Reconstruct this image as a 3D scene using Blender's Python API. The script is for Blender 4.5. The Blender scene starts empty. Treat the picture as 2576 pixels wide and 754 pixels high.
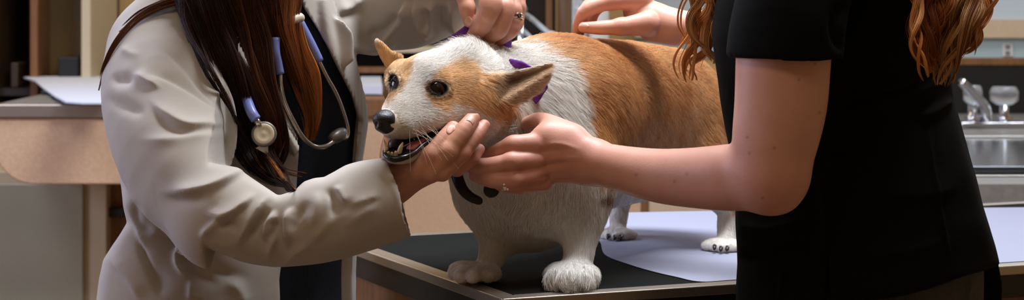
import bpy, math, random
import numpy as np
from mathutils import Vector
random.seed(7); RNG = np.random.default_rng(11)
S = bpy.context.scene; COL = S.collection
F = 5000.0; CX = 1288.0; YH = -15.0; ZC = 1.25          # focal length in pixels, horizon row, eye height
TZ = 0.90                                                # exam table top

def P(x, y, Y):
    """point in the room at depth Y that stands on the sight line through photo pixel (x, y)"""
    return np.array([(x - CX) * Y / F, Y, ZC - (y - YH) * Y / F])
def G(x, y, z=TZ):
    """point on the horizontal plane z"""
    Y = F * (ZC - z) / (y - YH); return P(x, y, Y)
def PX(V):
    V = np.asarray(V); Y = np.maximum(V[..., 1], .05)
    return CX + F * V[..., 0] / Y, YH + F * (ZC - V[..., 2]) / Y

# ------------------------------------------------------------ objects
def link_mesh(name, me, mat, parent=None):
    o = bpy.data.objects.new(name, me); COL.objects.link(o)
    if mat is not None:
        for m in (mat if isinstance(mat, (list, tuple)) else [mat]): me.materials.append(m)
    if parent is not None: o.parent = parent; o.matrix_parent_inverse = parent.matrix_world.inverted()
    return o
def np_mesh(name, V, Q, smooth=True):
    """V (n,3); Q (m,4) or (m,3) faces, or list of such arrays"""
    me = bpy.data.meshes.new(name)
    Qs = Q if isinstance(Q, list) else [Q]
    V = np.asarray(V, np.float32); me.vertices.add(len(V)); me.vertices.foreach_set('co', V.ravel())
    loops = np.concatenate([q.ravel() for q in Qs]).astype(np.int32)
    tot = np.concatenate([np.full(len(q), q.shape[1]) for q in Qs]).astype(np.int32)
    me.loops.add(len(loops)); me.loops.foreach_set('vertex_index', loops)
    me.polygons.add(len(tot)); st = np.concatenate([[0], np.cumsum(tot)[:-1]]).astype(np.int32)
    me.polygons.foreach_set('loop_start', st); me.polygons.foreach_set('loop_total', tot)
    me.polygons.foreach_set('use_smooth', np.full(len(tot), smooth))
    me.update(calc_edges=True); me.validate()
    return me
def empty(name, loc):
    o = bpy.data.objects.new(name, None); COL.objects.link(o); o.location = tuple(float(v) for v in loc)
    o.empty_display_size = .05; bpy.context.view_layer.update(); return o
def tag(o, label=None, cat=None, group=None, kind=None):
    if label: o['label'] = label
    if cat: o['category'] = cat
    if group: o['group'] = group
    if kind: o['kind'] = kind
    return o

class MB:
    """collects simple solids into one mesh"""
    def __init__(s): s.V = []; s.Fc = []; s.sm = []
    def add(s, V, Fc, smooth=False):
        b = len(s.V); s.V += [tuple(map(float, v)) for v in V]; s.Fc += [[b + i for i in f] for f in Fc]; s.sm += [smooth] * len(Fc); return s
    def box(s, lo, hi):
        x0, y0, z0 = lo; x1, y1, z1 = hi
        return s.add([(x0,y0,z0),(x1,y0,z0),(x1,y1,z0),(x0,y1,z0),(x0,y0,z1),(x1,y0,z1),(x1,y1,z1),(x0,y1,z1)],
                     [(0,3,2,1),(4,5,6,7),(0,1,5,4),(1,2,6,5),(2,3,7,6),(3,0,4,7)])
    def prism(s, poly, z0, z1):
        """poly: ccw list of (x,y)"""
        n = len(poly); V = [(x, y, z0) for x, y in poly] + [(x, y, z1) for x, y in poly]
        Fc = [tuple(range(n))[::-1], tuple(range(n, 2*n))] + [(i, (i+1) % n, n+(i+1) % n, n+i) for i in range(n)]
        return s.add(V, Fc)
    def extrude(s, pts, d):
        """closed outline of 3D points, extruded by vector d"""
        pts = [np.asarray(p, float) for p in pts]; d = np.asarray(d, float); n = len(pts)
        return s.add(pts + [p + d for p in pts], [tuple(range(n))[::-1], tuple(range(n, 2*n))] + [(i, (i+1) % n, n+(i+1) % n, n+i) for i in range(n)])
    def tube(s, pts, rad, n=12, caps=True, closed=False):
        pts = [np.asarray(p, float) for p in pts]; m = len(pts)
        rad = [rad] * m if np.isscalar(rad) else list(rad)
        V = []; up = None
        for i in range(m):
            a = pts[i-1] if (i > 0 or closed) else pts[i]; b = pts[(i+1) % m] if (i < m-1 or closed) else pts[i]
            t = b - a; t = t / (np.linalg.norm(t) + 1e-12)
            if up is None: up = np.cross(t, (0, 0, 1.) if abs(t[2]) < .9 else (1., 0, 0))
            up = up - t * np.dot(up, t); up /= np.linalg.norm(up) + 1e-12; w = np.cross(t, up)
            for k in range(n):
                A = 2*math.pi*k/n; V.append(pts[i] + rad[i] * (up*math.cos(A) + w*math.sin(A)))
        Fc = []
        for i in range(m if closed else m-1):
            j = (i+1) % m
            for k in range(n): Fc.append((i*n+k, i*n+(k+1) % n, j*n+(k+1) % n, j*n+k))
        if caps and not closed: Fc += [tuple(range(n))[::-1], tuple(range((m-1)*n, m*n))]
        return s.add(V, Fc, True)
    def lathe(s, c, axis, prof, n=24):
        """prof: list of (radius, distance along axis)"""
        c = np.asarray(c, float); ax = np.asarray(axis, float); ax = ax / np.linalg.norm(ax)
        u = np.cross(ax, (0, 0, 1.) if abs(ax[2]) < .9 else (1., 0, 0)); u /= np.linalg.norm(u); w = np.cross(ax, u)
        V = []; Fc = []
        for r, h in prof:
            for k in range(n):
                A = 2*math.pi*k/n; V.append(c + ax*h + max(r, 1e-5)*(u*math.cos(A)+w*math.sin(A)))
        for i in range(len(prof)-1):
            for k in range(n): Fc.append((i*n+k, i*n+(k+1) % n, (i+1)*n+(k+1) % n, (i+1)*n+k))
        Fc += [tuple(range(n))[::-1], tuple(range((len(prof)-1)*n, len(prof)*n))]
        return s.add(V, Fc, True)
    def sphere(s, c, r, n=16, sc=(1, 1, 1)):
        prof = [(math.sin(math.pi*i/n)*r, -math.cos(math.pi*i/n)*r) for i in range(n+1)]
        b = len(s.V); s.lathe((0, 0, 0), (0, 0, 1), prof, n*2)
        for i in range(b, len(s.V)): s.V[i] = tuple(np.array(s.V[i])*np.array(sc) + np.array(c))
        return s
    def build(s, name, mat, parent=None, bevel=0, seg=2):
        me = bpy.data.meshes.new(name); me.from_pydata(s.V, [], s.Fc); me.update()
        me.polygons.foreach_set('use_smooth', np.array(s.sm, bool) if not bevel else np.ones(len(s.sm), bool))
        o = link_mesh(name, me, mat, parent)
        if bevel:
            m = o.modifiers.new('bevel', 'BEVEL'); m.width = bevel; m.segments = seg; m.limit_method = 'ANGLE'; m.angle_limit = math.radians(40)
            m.harden_normals = True
        return o

def spline(pts, n):
    """Catmull-Rom through rows of pts"""
    pts = np.asarray(pts, float); m = len(pts)
    if m == 2: return pts[0] + (pts[1]-pts[0]) * np.linspace(0, 1, n)[:, None]
    t = np.linspace(0, m-1-1e-9, n); i = t.astype(int); u = (t-i)[:, None]
    p = np.vstack([2*pts[0]-pts[1], pts, 2*pts[-1]-pts[-2]])
    a, b, c, d = p[i], p[i+1], p[i+2], p[i+3]
    return .5*((2*b) + (c-a)*u + (2*a-5*b+4*c-d)*u*u + (3*b-a-3*c+d)*u**3)

# ------------------------------------------------------------ signed distance sculpting
def poly_sd(px, py, poly):
    """signed distance (negative inside) of points to a closed polygon, all in pixels"""
    poly = np.asarray(poly, np.float32); d2 = np.full(px.shape, 1e12, np.float32); ins = np.zeros(px.shape, bool)
    n = len(poly)
    for i in range(n):
        ax, ay = poly[i]; bx, by = poly[(i+1) % n]; ex, ey = bx-ax, by-ay
        wx, wy = px-ax, py-ay; t = np.clip((wx*ex+wy*ey)/(ex*ex+ey*ey+1e-9), 0, 1)
        d2 = np.minimum(d2, (wx-ex*t)**2+(wy-ey*t)**2)
        if ay != by: ins ^= ((ay > py) != (by > py)) & (px < (bx-ax)*(py-ay)/(by-ay)+ax)
    d = np.sqrt(d2); return np.where(ins, -d, d)
def line_d(px, py, pts):
    """distance to an open polyline, the parameter 0..1 along it and the signed side"""
    pts = np.asarray(pts, np.float32); best = np.full(px.shape, 1e9, np.float32); par = np.zeros(px.shape, np.float32); side = np.zeros(px.shape, np.float32)
    L = np.r_[0, np.cumsum(np.hypot(*np.diff(pts, axis=0).T))]
    for i in range(len(pts)-1):
        ax, ay = pts[i]; bx, by = pts[i+1]; ex, ey = bx-ax, by-ay; l2 = ex*ex+ey*ey+1e-9
        wx, wy = px-ax, py-ay; t = np.clip((wx*ex+wy*ey)/l2, 0, 1); d = np.hypot(wx-ex*t, wy-ey*t)
        m = d < best; best = np.where(m, d, best); par = np.where(m, (L[i]+t*(L[i+1]-L[i]))/L[-1], par)
        side = np.where(m, np.sign(ex*wy-ey*wx)*d, side)
    return best, par, side

class SDF:
    def __init__(s, lo, hi, vox):
        s.lo = np.asarray(lo, float); s.v = vox; s.n = np.ceil((np.asarray(hi, float)-s.lo)/vox).astype(int)+1
        s.f = np.full(s.n, .06, np.float32)
        s.ax = [np.float32(s.lo[i]+np.arange(s.n[i])*vox) for i in range(3)]
    def block(s, lo, hi):
        a = np.clip(np.floor((np.asarray(lo)-s.lo)/s.v).astype(int), 0, s.n); b = np.clip(np.ceil((np.asarray(hi)-s.lo)/s.v).astype(int)+1, 0, s.n)
        sl = tuple(slice(a[i], b[i]) for i in range(3))
        if any(b[i] <= a[i] for i in range(3)): return None, None
        return sl, np.meshgrid(s.ax[0][sl[0]], s.ax[1][sl[1]], s.ax[2][sl[2]], indexing='ij', sparse=True)
    def put(s, sl, d, k, op):
        a = s.f[sl]; d = d.astype(np.float32)
        if op == '+':
            h = np.maximum(k-np.abs(a-d), 0)/k if k > 0 else 0
            s.f[sl] = np.minimum(a, d)-h*h*k*.25
        else:                                   # '-' cut, '&' keep inside
            if op == '-': d = -d
            h = np.maximum(k-np.abs(a-d), 0)/k if k > 0 else 0
            s.f[sl] = np.maximum(a, d)+h*h*k*.25
    def cone(s, a, b, ra, rb, k=.01, op='+', flat=None, mar=0):
        """round cone; flat=(axis, factor) squeezes it along axis"""
        a = np.asarray(a, float); b = np.asarray(b, float); R = max(ra, rb)*(max(1, flat[1]) if flat else 1)+max(k, mar)+2*s.v
        sl, g = s.block(np.minimum(a, b)-R, np.maximum(a, b)+R)
        if sl is None: return s
        x, y, z = g; q = 1.
        if flat:
            n = np.asarray(flat[0], float); n /= np.linalg.norm(n); q = flat[1]
            c = (a+b)/2; t = ((x-c[0])*n[0]+(y-c[1])*n[1]+(z-c[2])*n[2])*(1/q-1)
            x, y, z = x+t*n[0], y+t*n[1], z+t*n[2]
            ta = np.dot(a-c, n)*(1/q-1); tb = np.dot(b-c, n)*(1/q-1); a = a+n*ta; b = b+n*tb
        e = b-a; l2 = float(e@e)+1e-12
        t = ((x-a[0])*e[0]+(y-a[1])*e[1]+(z-a[2])*e[2])/l2
        # exact-enough round cone: shift the parameter by the slope
        sl_ = (ra-rb)/math.sqrt(l2)
        dx, dy, dz = x-a[0]-t*e[0], y-a[1]-t*e[1], z-a[2]-t*e[2]
        if abs(sl_) < .95:
            rr = np.sqrt(dx*dx+dy*dy+dz*dz); t = t-rr*sl_/math.sqrt(1-sl_*sl_)/math.sqrt(l2)
        t = np.clip(t, 0, 1)
        d = np.sqrt((x-a[0]-t*e[0])**2+(y-a[1]-t*e[1])**2+(z-a[2]-t*e[2])**2)-(ra+(rb-ra)*t)
        s.put(sl, d*min(1, q), k, op); return s
    def chain(s, pts, k=.01, op='+', flat=None, sub=4):
        """one smooth limb through rows (px, py, Y, radius px)"""
        p = np.array(pts, float); w = np.c_[np.array([P(*r[:3]) for r in p]), p[:, 3]*p[:, 2]/F]
        if len(w) > 2: w = spline(w, sub*(len(w)-1)+1)
        w[:, 3] = np.maximum(w[:, 3], 1e-4)
        R = w[:, 3].max()*(max(1, flat[1]) if flat else 1)+k+2*s.v
        sl, g = s.block(w[:, :3].min(0)-R, w[:, :3].max(0)+R)
        if sl is None: return s
        c = SDF.__new__(SDF); c.v = s.v; a0 = np.array([q.start for q in sl]); c.lo = s.lo+a0*s.v; c.n = np.array([q.stop-q.start for q in sl])
        c.ax = [s.ax[i][sl[i]] for i in range(3)]; c.f = np.full(c.n, .06, np.float32)
        for a, b in zip(w[:-1], w[1:]): c.cone(a[:3], b[:3], a[3], b[3], 0, '+', flat, mar=k)
        s.put(sl, c.f, k, op); return s
    def ell(s, c, r, roll=0, yaw=0, k=.01, op='+', pitch=0):
        """c (px,py,Y); r metres (along, across-up, depth); roll in the picture plane, yaw about the vertical"""
        c = P(*c); ro, ya, pi_ = map(math.radians, (roll, yaw, pitch))
        Rz = np.array([[math.cos(ya), -math.sin(ya), 0], [math.sin(ya), math.cos(ya), 0], [0, 0, 1]])
        Ry = np.array([[math.cos(ro), 0, -math.sin(ro)], [0, 1, 0], [math.sin(ro), 0, math.cos(ro)]])
        Rx = np.array([[1, 0, 0], [0, math.cos(pi_), -math.sin(pi_)], [0, math.sin(pi_), math.cos(pi_)]])
        M = Rz@Ry@Rx                                            # columns: u (along), depth, up
        R = max(r)+k+2*s.v; sl, g = s.block(c-R, c+R)
        if sl is None: return s
        x, y, z = g[0]-c[0], g[1]-c[1], g[2]-c[2]
        u = (x*M[0, 0]+y*M[1, 0]+z*M[2, 0]); w = (x*M[0, 1]+y*M[1, 1]+z*M[2, 1]); v = (x*M[0, 2]+y*M[1, 2]+z*M[2, 2])
        k0 = np.sqrt((u/r[0])**2+(v/r[1])**2+(w/r[2])**2); k1 = np.sqrt((u/r[0]**2)**2+(v/r[1]**2)**2+(w/r[2]**2)**2)
        d = k0*(k0-1)/np.maximum(k1, 1e-6)
        s.put(sl, d, k, op); return s
    def sheet(s, poly, depth, th, k=.004, op='+', pad=.03, round_=0):
        """leaf of thickness th: picture outline poly lying on the surface Y = depth(px, py)"""
        poly = np.asarray(poly, float); xs, ys = poly[:, 0], poly[:, 1]
        D = depth(xs, ys); pts = np.array([P(a, b, c) for a, b, c in zip(xs, ys, D)])
        sl, g = s.block(pts.min(0)-pad, pts.max(0)+pad)
        if sl is None: return s
        x, y, z = np.broadcast_arrays(*g); px, py = CX+F*x/y, YH+F*(ZC-z)/y
        d2 = poly_sd(px, py, poly)*y/F
        dd = np.abs(y-depth(px, py))*.8-th/2
        d = np.sqrt(np.maximum(d2+round_, 0)**2+np.maximum(dd+round_, 0)**2)-round_+np.minimum(np.maximum(d2+round_, dd+round_), 0)
        s.put(sl, d, k, op); return s
    def mask(s, poly, k=.006, op='&', lo=None, hi=None):
        """keep ('&') or cut ('-') what lies within a solid with picture outline poly"""
        L = s.lo if lo is None else lo; H = (s.lo+s.n*s.v) if hi is None else hi
        sl, g = s.block(L, H); x, y, z = np.broadcast_arrays(*g)
        s.put(sl, poly_sd(CX+F*x/y, YH+F*(ZC-z)/y, poly)*y/F, k, op); return s
    def mesh(s, smooth=2):
        f = s.f; f = np.pad(f, 1, constant_values=.05); n = f.shape; neg = f < 0
        cnt = np.zeros(tuple(i-1 for i in n), np.int8)
        for dx in (0, 1):
            for dy in (0, 1):
                for dz in (0, 1): cnt += neg[dx:n[0]-1+dx, dy:n[1]-1+dy, dz:n[2]-1+dz]
        act = (cnt > 0) & (cnt < 8); idx = np.argwhere(act); num = np.full(act.shape, -1, np.int32); num[act] = np.arange(len(idx))
        acc = np.zeros((len(idx), 3)); w = np.zeros(len(idx)); I, J, K = idx.T
        corners = [(a, b, c) for a in (0, 1) for b in (0, 1) for c in (0, 1)]
        for c0 in corners:
            for ax in range(3):
                if c0[ax]: continue
                c1 = list(c0); c1[ax] = 1
                a = f[I+c0[0], J+c0[1], K+c0[2]]; b = f[I+c1[0], J+c1[1], K+c1[2]]
                m = (a < 0) != (b < 0); t = np.where(m, a/np.where(m, a-b, 1), 0)
                p = np.array(c0, float)[None].repeat(len(idx), 0); p[:, ax] += t
                acc += p*m[:, None]; w += m
        V = (acc/w[:, None]+idx-1)*s.v+s.lo
        Q = []
        for ax in range(3):
            o = [i for i in range(3) if i != ax]
            A = [slice(None)]*3; B = [slice(None)]*3; A[ax] = slice(0, -1); B[ax] = slice(1, None)
            for q in o: A[q] = slice(1, -1); B[q] = slice(1, -1)
            a = neg[tuple(A)]; b = neg[tuple(B)]; e = np.argwhere(a != b); flip = a[tuple(e.T)]
            for q in o: e[:, q] += 1
            def cell(d0, d1):
                c = e.copy(); c[:, o[0]] += d0; c[:, o[1]] += d1; return num[tuple(c.T)]
            q = np.stack([cell(-1, -1), cell(0, -1), cell(0, 0), cell(-1, 0)], 1)
            rev = ~flip if ax != 1 else flip
            q[rev] = q[rev][:, ::-1]; Q.append(q)
        Q = np.concatenate(Q); V = relax(V, Q, smooth)
        return V, Q
def relax(V, Q, it, amt=.5, taubin=True):
    E = np.concatenate([np.stack([Q[:, i], Q[:, (i+1) % Q.shape[1]]], 1) for i in range(Q.shape[1])]); E = np.concatenate([E, E[:, ::-1]])
    deg = np.bincount(E[:, 0], minlength=len(V))+1e-9
    def step(V, l):
        return V+l*(np.stack([np.bincount(E[:, 0], V[E[:, 1], c], minlength=len(V)) for c in range(3)], 1)/deg[:, None]-V)
    for _ in range(it):
        V = step(V, amt)
        if taubin: V = step(V, -amt*1.03)
    return V
def normals(V, Q):
    a = V[Q[:, 2]]-V[Q[:, 0]]; b = V[Q[:, 3 if Q.shape[1] > 3 else 1]]-V[Q[:, 1 if Q.shape[1] > 3 else 0]]
    fn = np.cross(a, b) if Q.shape[1] > 3 else np.cross(V[Q[:, 1]]-V[Q[:, 0]], V[Q[:, 2]]-V[Q[:, 0]])
    N = np.stack([np.bincount(Q.ravel(), np.repeat(fn[:, c], Q.shape[1]), minlength=len(V)) for c in range(3)], 1)
    return N/(np.linalg.norm(N, axis=1, keepdims=True)+1e-12)
def facing(V, N):
    d = V-np.array([0, 0, ZC]); d /= np.linalg.norm(d, axis=1, keepdims=True); return -(d*N).sum(1)
def sstep(a, b, x):
    t = np.clip((x-a)/(b-a), 0, 1); return t*t*(3-2*t)
def fold(V, N, fc, pts, w, h, taper=.25, side=0, wr=None, yr=None):
    """raise (h>0) or sink a crease along a line; w width in px, h metres; side makes one flank steeper"""
    pts = spline(pts, max(8, 5*len(pts))) if len(pts) > 2 else np.asarray(pts, float)
    px, py = PX(V); lo = pts.min(0)-3*w; hi = pts.max(0)+3*w
    m = (px > lo[0]) & (px < hi[0]) & (py > lo[1]) & (py < hi[1]) & (fc > -.1)
    if yr is not None: m &= (V[:, 1] > yr[0]) & (V[:, 1] < yr[1])
    i = np.nonzero(m)[0]
    if not len(i): return
    d, t, sd = line_d(px[i], py[i], pts)
    ww = np.where(sd*side > 0, w*.5, w*1.9) if side else w
    prof = (np.exp(-np.abs(d/ww)**1.5))*sstep(0, taper, t)*sstep(0, taper, 1-t)*sstep(-.1, .3, fc[i])
    V[i] += N[i]*(prof*h)[:, None]
def paint(me, name, C):
    a = me.attributes.new(name, 'FLOAT_COLOR', 'POINT'); a.data.foreach_set('color', np.c_[C, np.ones(len(C))].astype(np.float32).ravel())
def join(parts):
    V = []; Q = []; b = 0
    for v, q in parts: V.append(v); Q.append(q+b); b += len(v)
    return np.concatenate(V), np.concatenate(Q)

# ------------------------------------------------------------ materials
def srgb(r, g, b):
    f = lambda c: c/12.92 if c <= .04045 else ((c+.055)/1.055)**2.4
    return (f(r/255), f(g/255), f(b/255), 1)
def nodes(name):
    m = bpy.data.materials.new(name); m.use_nodes = True; t = m.node_tree; return m, t, t.nodes['Principled BSDF']
def setp(b, **kw):
    for k, v in kw.items():
        k = k.replace('_', ' '); b.inputs[k].default_value = v
def pbr(name, col, rough=.5, metal=0, noise=None, bump=None, spec=.5, rvar=None, stretch=None, **kw):
    """noise=(scale, amount) mottles the colour; bump=(scale, strength)"""
    m, t, b = nodes(name); N = t.nodes; L = t.links
    b.inputs['Base Color'].default_value = col; setp(b, Roughness=rough, Metallic=metal, **kw); b.inputs['Specular IOR Level'].default_value = spec
    co = N.new('ShaderNodeTexCoord')
    src = co.outputs['Object']
    if stretch:
        mp = N.new('ShaderNodeMapping'); mp.inputs['Scale'].default_value = stretch; L.new(src, mp.inputs[0]); src = mp.outputs[0]
    if noise:
        n = N.new('ShaderNodeTexNoise'); n.inputs['Scale'].default_value = noise[0]; n.inputs['Detail'].default_value = 6; L.new(src, n.inputs[0])
        r = N.new('ShaderNodeValToRGB'); a = noise[1]
        r.color_ramp.elements[0].position = .3; r.color_ramp.elements[1].position = .7
        r.color_ramp.elements[0].color = (*[c*(1-a) for c in col[:3]], 1); r.color_ramp.elements[1].color = (*[min(1, c*(1+a)) for c in col[:3]], 1)
        L.new(n.outputs[0], r.inputs[0]); L.new(r.outputs[0], b.inputs['Base Color'])
    if bump:
        n = N.new('ShaderNodeTexNoise'); n.inputs['Scale'].default_value = bump[0]; n.inputs['Detail'].default_value = 4; L.new(src, n.inputs[0])
        u = N.new('ShaderNodeBump'); u.inputs['Strength'].default_value = bump[1]; u.inputs['Distance'].default_value = .002; L.new(n.outputs[0], u.inputs['Height']); L.new(u.outputs[0], b.inputs['Normal'])
    return m
# ------------------------------------------------------------ camera, light
cam = bpy.data.cameras.new('camera'); co = bpy.data.objects.new('camera', cam); COL.objects.link(co); S.camera = co
cam.sensor_width = 36; cam.sensor_fit = 'HORIZONTAL'; cam.lens = F/2576*36; cam.shift_y = (YH-377)/2576; cam.clip_start = .05
co.location = (0, 0, ZC); co.rotation_euler = (math.pi/2, 0, 0)
cam.dof.use_dof = True; cam.dof.focus_distance = 2.27; cam.dof.aperture_fstop = 10
S.view_settings.view_transform = 'Standard'; S.view_settings.look = 'None'; S.view_settings.gamma = 1; S.view_settings.use_curve_mapping = False
S.view_settings.exposure = 0.0
w = bpy.data.worlds.new('world'); S.world = w; w.use_nodes = True
w.node_tree.nodes['Background'].inputs[0].default_value = (.75, .72, .7, 1); w.node_tree.nodes['Background'].inputs[1].default_value = .035
def area(name, loc, aim, size, power, col):
    l = bpy.data.lights.new(name, 'AREA'); l.shape = 'RECTANGLE'; l.size, l.size_y = size; l.energy = power; l.color = col
    o = bpy.data.objects.new(name, l); COL.objects.link(o); o.location = loc
    o.rotation_euler = (Vector(aim)-Vector(loc)).to_track_quat('-Z', 'Y').to_euler(); return o
area('ceiling_panel_light', (.25, 2.62, 2.62), (.2, 2.5, 0), (1.2, .6), 70, (.86, .92, 1.0))
area('ceiling_panel_light', (-1.5, 3.6, 2.62), (-.7, 2.6, .9), (.7, 1.2), 42, (.66, .76, 1.0))
area('window_daylight', (-2.8, 2.7, 1.75), (-.4, 2.6, 1.05), (1.3, 1.2), 40, (.58, .66, 1.0))
area('ceiling_panel_light', (-.5, 1.0, 2.62), (.3, 2.2, 1.0), (.9, .5), 8, (1.0, .78, .56))
area('ceiling_panel_light', (1.5, 4.9, 2.62), (1.2, 5.0, .9), (1.0, .6), 20, (.88, .94, 1.0))
area('ceiling_panel_light', (-1.3, 4.9, 2.62), (-1.2, 5.2, .9), (1.0, .5), 12, (1.0, .86, .66))

# ------------------------------------------------------------ materials
M = {}
M['cream_wall'] = pbr('cream wall paint', srgb(196, 160, 102), .7, noise=(2, .05))
M['pale_wall'] = pbr('pale blue wall paint', srgb(190, 200, 205), .6)
M['white_trim'] = pbr('white trim', srgb(205, 190, 160), .5)
M['ceil'] = pbr('ceiling', srgb(215, 210, 200), .9)
M['floor'] = pbr('vinyl floor', srgb(120, 100, 82), .45, noise=(9, .12))
M['laminate'] = pbr('speckled beige laminate', srgb(206, 168, 134), .5, noise=(160, .09))
M['laminate_pale'] = pbr('pale laminate', srgb(205, 178, 146), .5, noise=(120, .05))
M['cream_cab'] = pbr('cream cabinet', srgb(190, 172, 140), .5)
M['green_panel'] = pbr('grey green panel', srgb(152, 146, 124), .35, noise=(4, .08))
M['brown_wood'] = pbr('brown wood', srgb(126, 84, 48), .5, noise=(14, .22), stretch=(6, 6, .6))
M['dark_wood'] = pbr('dark wood', srgb(58, 40, 24), .5, noise=(10, .2), stretch=(6, 6, .6))
M['olive'] = pbr('olive brown panel', srgb(104, 80, 40), .5, noise=(5, .12))
M['dark'] = pbr('dark interior', srgb(34, 26, 18), .6)
M['steel'] = pbr('brushed steel', srgb(190, 188, 184), .32, 1, bump=(60, .05), stretch=(1, 30, 30))
M['steel_trim'] = pbr('satin aluminium trim', srgb(176, 164, 150), .38, .85)
M['sink_steel'] = pbr('polished sink steel', srgb(176, 182, 192), .14, 1, bump=(18, .06))
M['chrome'] = pbr('chrome', srgb(215, 215, 220), .12, 1)
M['mat'] = pbr('black rubber mat', srgb(21, 22, 20), .85, bump=(900, .25), noise=(30, .12), spec=.06)
M['black'] = pbr('black plastic', srgb(20, 19, 18), .45)
M['black_gloss'] = pbr('black gloss panel', srgb(22, 22, 24), .18)
M['grey_top'] = pbr('grey laminate counter', srgb(128, 122, 116), .4, noise=(90, .1))
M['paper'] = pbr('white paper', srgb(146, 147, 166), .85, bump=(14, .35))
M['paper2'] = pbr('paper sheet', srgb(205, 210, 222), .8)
M['teal'] = pbr('pale teal backsplash', srgb(182, 202, 204), .35)
M['acrylic'] = pbr('clear acrylic', srgb(240, 243, 246), .08, Transmission_Weight=.85, IOR=1.45)
M['tubing'] = pbr('clear tubing', srgb(215, 222, 226), .2, Transmission_Weight=.4)
M['white_plastic'] = pbr('white plastic', srgb(222, 220, 214), .4)

def struct(o): o['kind'] = 'structure'; return o
YB = 5.85
struct(MB().box((-3, -1.6, -.1), (3, YB+.1, 0)).build('floor', M['floor']))
struct(MB().box((-3, -1.6, 2.7), (3, YB+.1, 2.8)).build('ceiling', M['ceil']))
struct(MB().box((-3, YB, 0), (3, YB+.1, 2.7)).build('wall_back', M['cream_wall']))
struct(MB().box((-3.1, -1.6, 0), (-3, YB+.1, 2.7)).build('wall_left', M['cream_wall']))
struct(MB().box((3, -1.6, 0), (3.1, YB+.1, 2.7)).build('wall_right', M['cream_wall']))
struct(MB().box((-3.1, -1.7, 0), (3.1, -1.6, 2.7)).build('wall_front', M['cream_wall']))
def xz(x, y, Y): p = P(x, y, Y); return p[0], p[2]
def panel(mb, x0, y0, x1, y1, Y, th=.02):
    """upright slab whose front face at depth Y covers the given photo rectangle"""
    a = P(x0, y0, Y); b = P(x1, y1, Y); return mb.box((a[0], Y, b[2]), (b[0], Y+th, a[2]))

# ------------------------------------------------------------ the exam table the dog stands on
FL, FR, BR, BL = G(1262, 752), G(2750, 655), G(2750, 497), G(822, 597)
tb = tag(empty('exam_table', (*((FL+BR)/2)[:2], 0)), 'long steel rimmed exam table with black rubber top under the corgi', 'table')
def quad_in(d):
    q = [FL[:2], FR[:2], BR[:2], BL[:2]]; out = []
    for i in range(4):
        p, a, b = q[i], q[i-1], q[(i+1) % 4]; u = (a-p)/np.linalg.norm(a-p); v = (b-p)/np.linalg.norm(b-p)
        out.append(p+(u+v)*d/math.sqrt(max(1e-6, 1-np.dot(u, v)**2)))
    return out
o4, i4 = quad_in(0), quad_in(.026)
rim = MB()
for i in range(4):
    j = (i+1) % 4; rim.prism([o4[i], o4[j], i4[j], i4[i]], TZ-.012, TZ+.0004)
rim.build('rim', M['steel_trim'], tb, .002)
MB().prism(quad_in(.0262), TZ-.012, TZ).build('mat', M['mat'], tb)
MB().prism(quad_in(.006), TZ-.042, TZ-.0125).build('apron', M['black'], tb)
MB().prism(quad_in(.03), .10, TZ-.0425).build('pedestal', M['brown_wood'], tb)
MB().prism(quad_in(.08), 0, .0995).build('plinth', M['black'], tb)
# paper laid along the table, its near edge wandering across the mat
pe = [(1440, 566), (1470, 588), (1508, 606), (1522, 640), (1580, 664), (1640, 682), (1700, 696), (1760, 708), (1840, 704), (2040, 690), (2300, 674), (2640, 653)]
pb = [(2640, 521), (2300, 524), (2000, 527), (1700, 532), (1560, 535), (1460, 545)]
edge = [G(*q, TZ+.0008) for q in [tuple(v) for v in spline(pe, 60)]+pb]
pm = MB(); pm.extrude([e for e in edge], (0, 0, .0004))
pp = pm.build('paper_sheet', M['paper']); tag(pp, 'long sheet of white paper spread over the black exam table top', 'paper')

# ------------------------------------------------------------ left: second exam table seen end-on, its base and the dark cabinet behind
t2 = tag(empty('exam_table', (-1.0, 5.0, 0)), 'beige laminate exam table with metal edge behind the person in the white coat', 'table')
x0 = -1.150; x1 = -.60; ya, yb = 4.4, 5.44; zt = 1.006
MB().box((x0, ya, zt-.03), (x1, yb, zt)).build('edge_trim', M['steel_trim'], t2, .004)
MB().box((x0+.02, ya+.03, zt), (x1-.02, yb-.03, zt+.003)).build('top', M['grey_top'], t2)
zb = zt-.178
prof = [(x0, zt-.031), (x0, zb+.09)]+[(x0+.09-.09*math.cos(a), zb+.09-.09*math.sin(a)) for a in np.linspace(.15, math.pi/2, 8)]+\
       [(x1-.09+.09*math.sin(a), zb+.09-.09*math.cos(a)) for a in np.linspace(0, math.pi/2-.15, 8)]+[(x1, zt-.031)]
MB().extrude([(x, ya+.01, z) for x, z in prof][::-1], (0, 1.0, 0)).build('apron', M['laminate'], t2, .004)
pd = MB(); a = P(-60, 480, 4.75); pd.box((a[0], 4.75, 0), (P(268, 0, 4.75)[0], 5.4, zb-.002)); bo = pd.build('pedestal', M['cream_cab'], t2, .003)
pm = MB(); a = P(-50, 470, 4.74); b = P(210, 754, 4.74); pm.box((a[0], 4.735, .12), (b[0], 4.749, zb-.03)); pm.build('door', M['green_panel'], t2, .003)
ps = MB(); sh = [(60, 197), (120, 195), (185, 195), (262, 194), (262, 262), (205, 262), (165, 259), (140, 246), (110, 225), (88, 206)]
ps.extrude([G(*q, zt+.012) for q in sh], (0, 0, .004)); s_ = ps.build('paper_sheet', M['paper2']); tag(s_, 'bluish white sheet of paper on top of the beige exam table at the back', 'paper')
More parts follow.
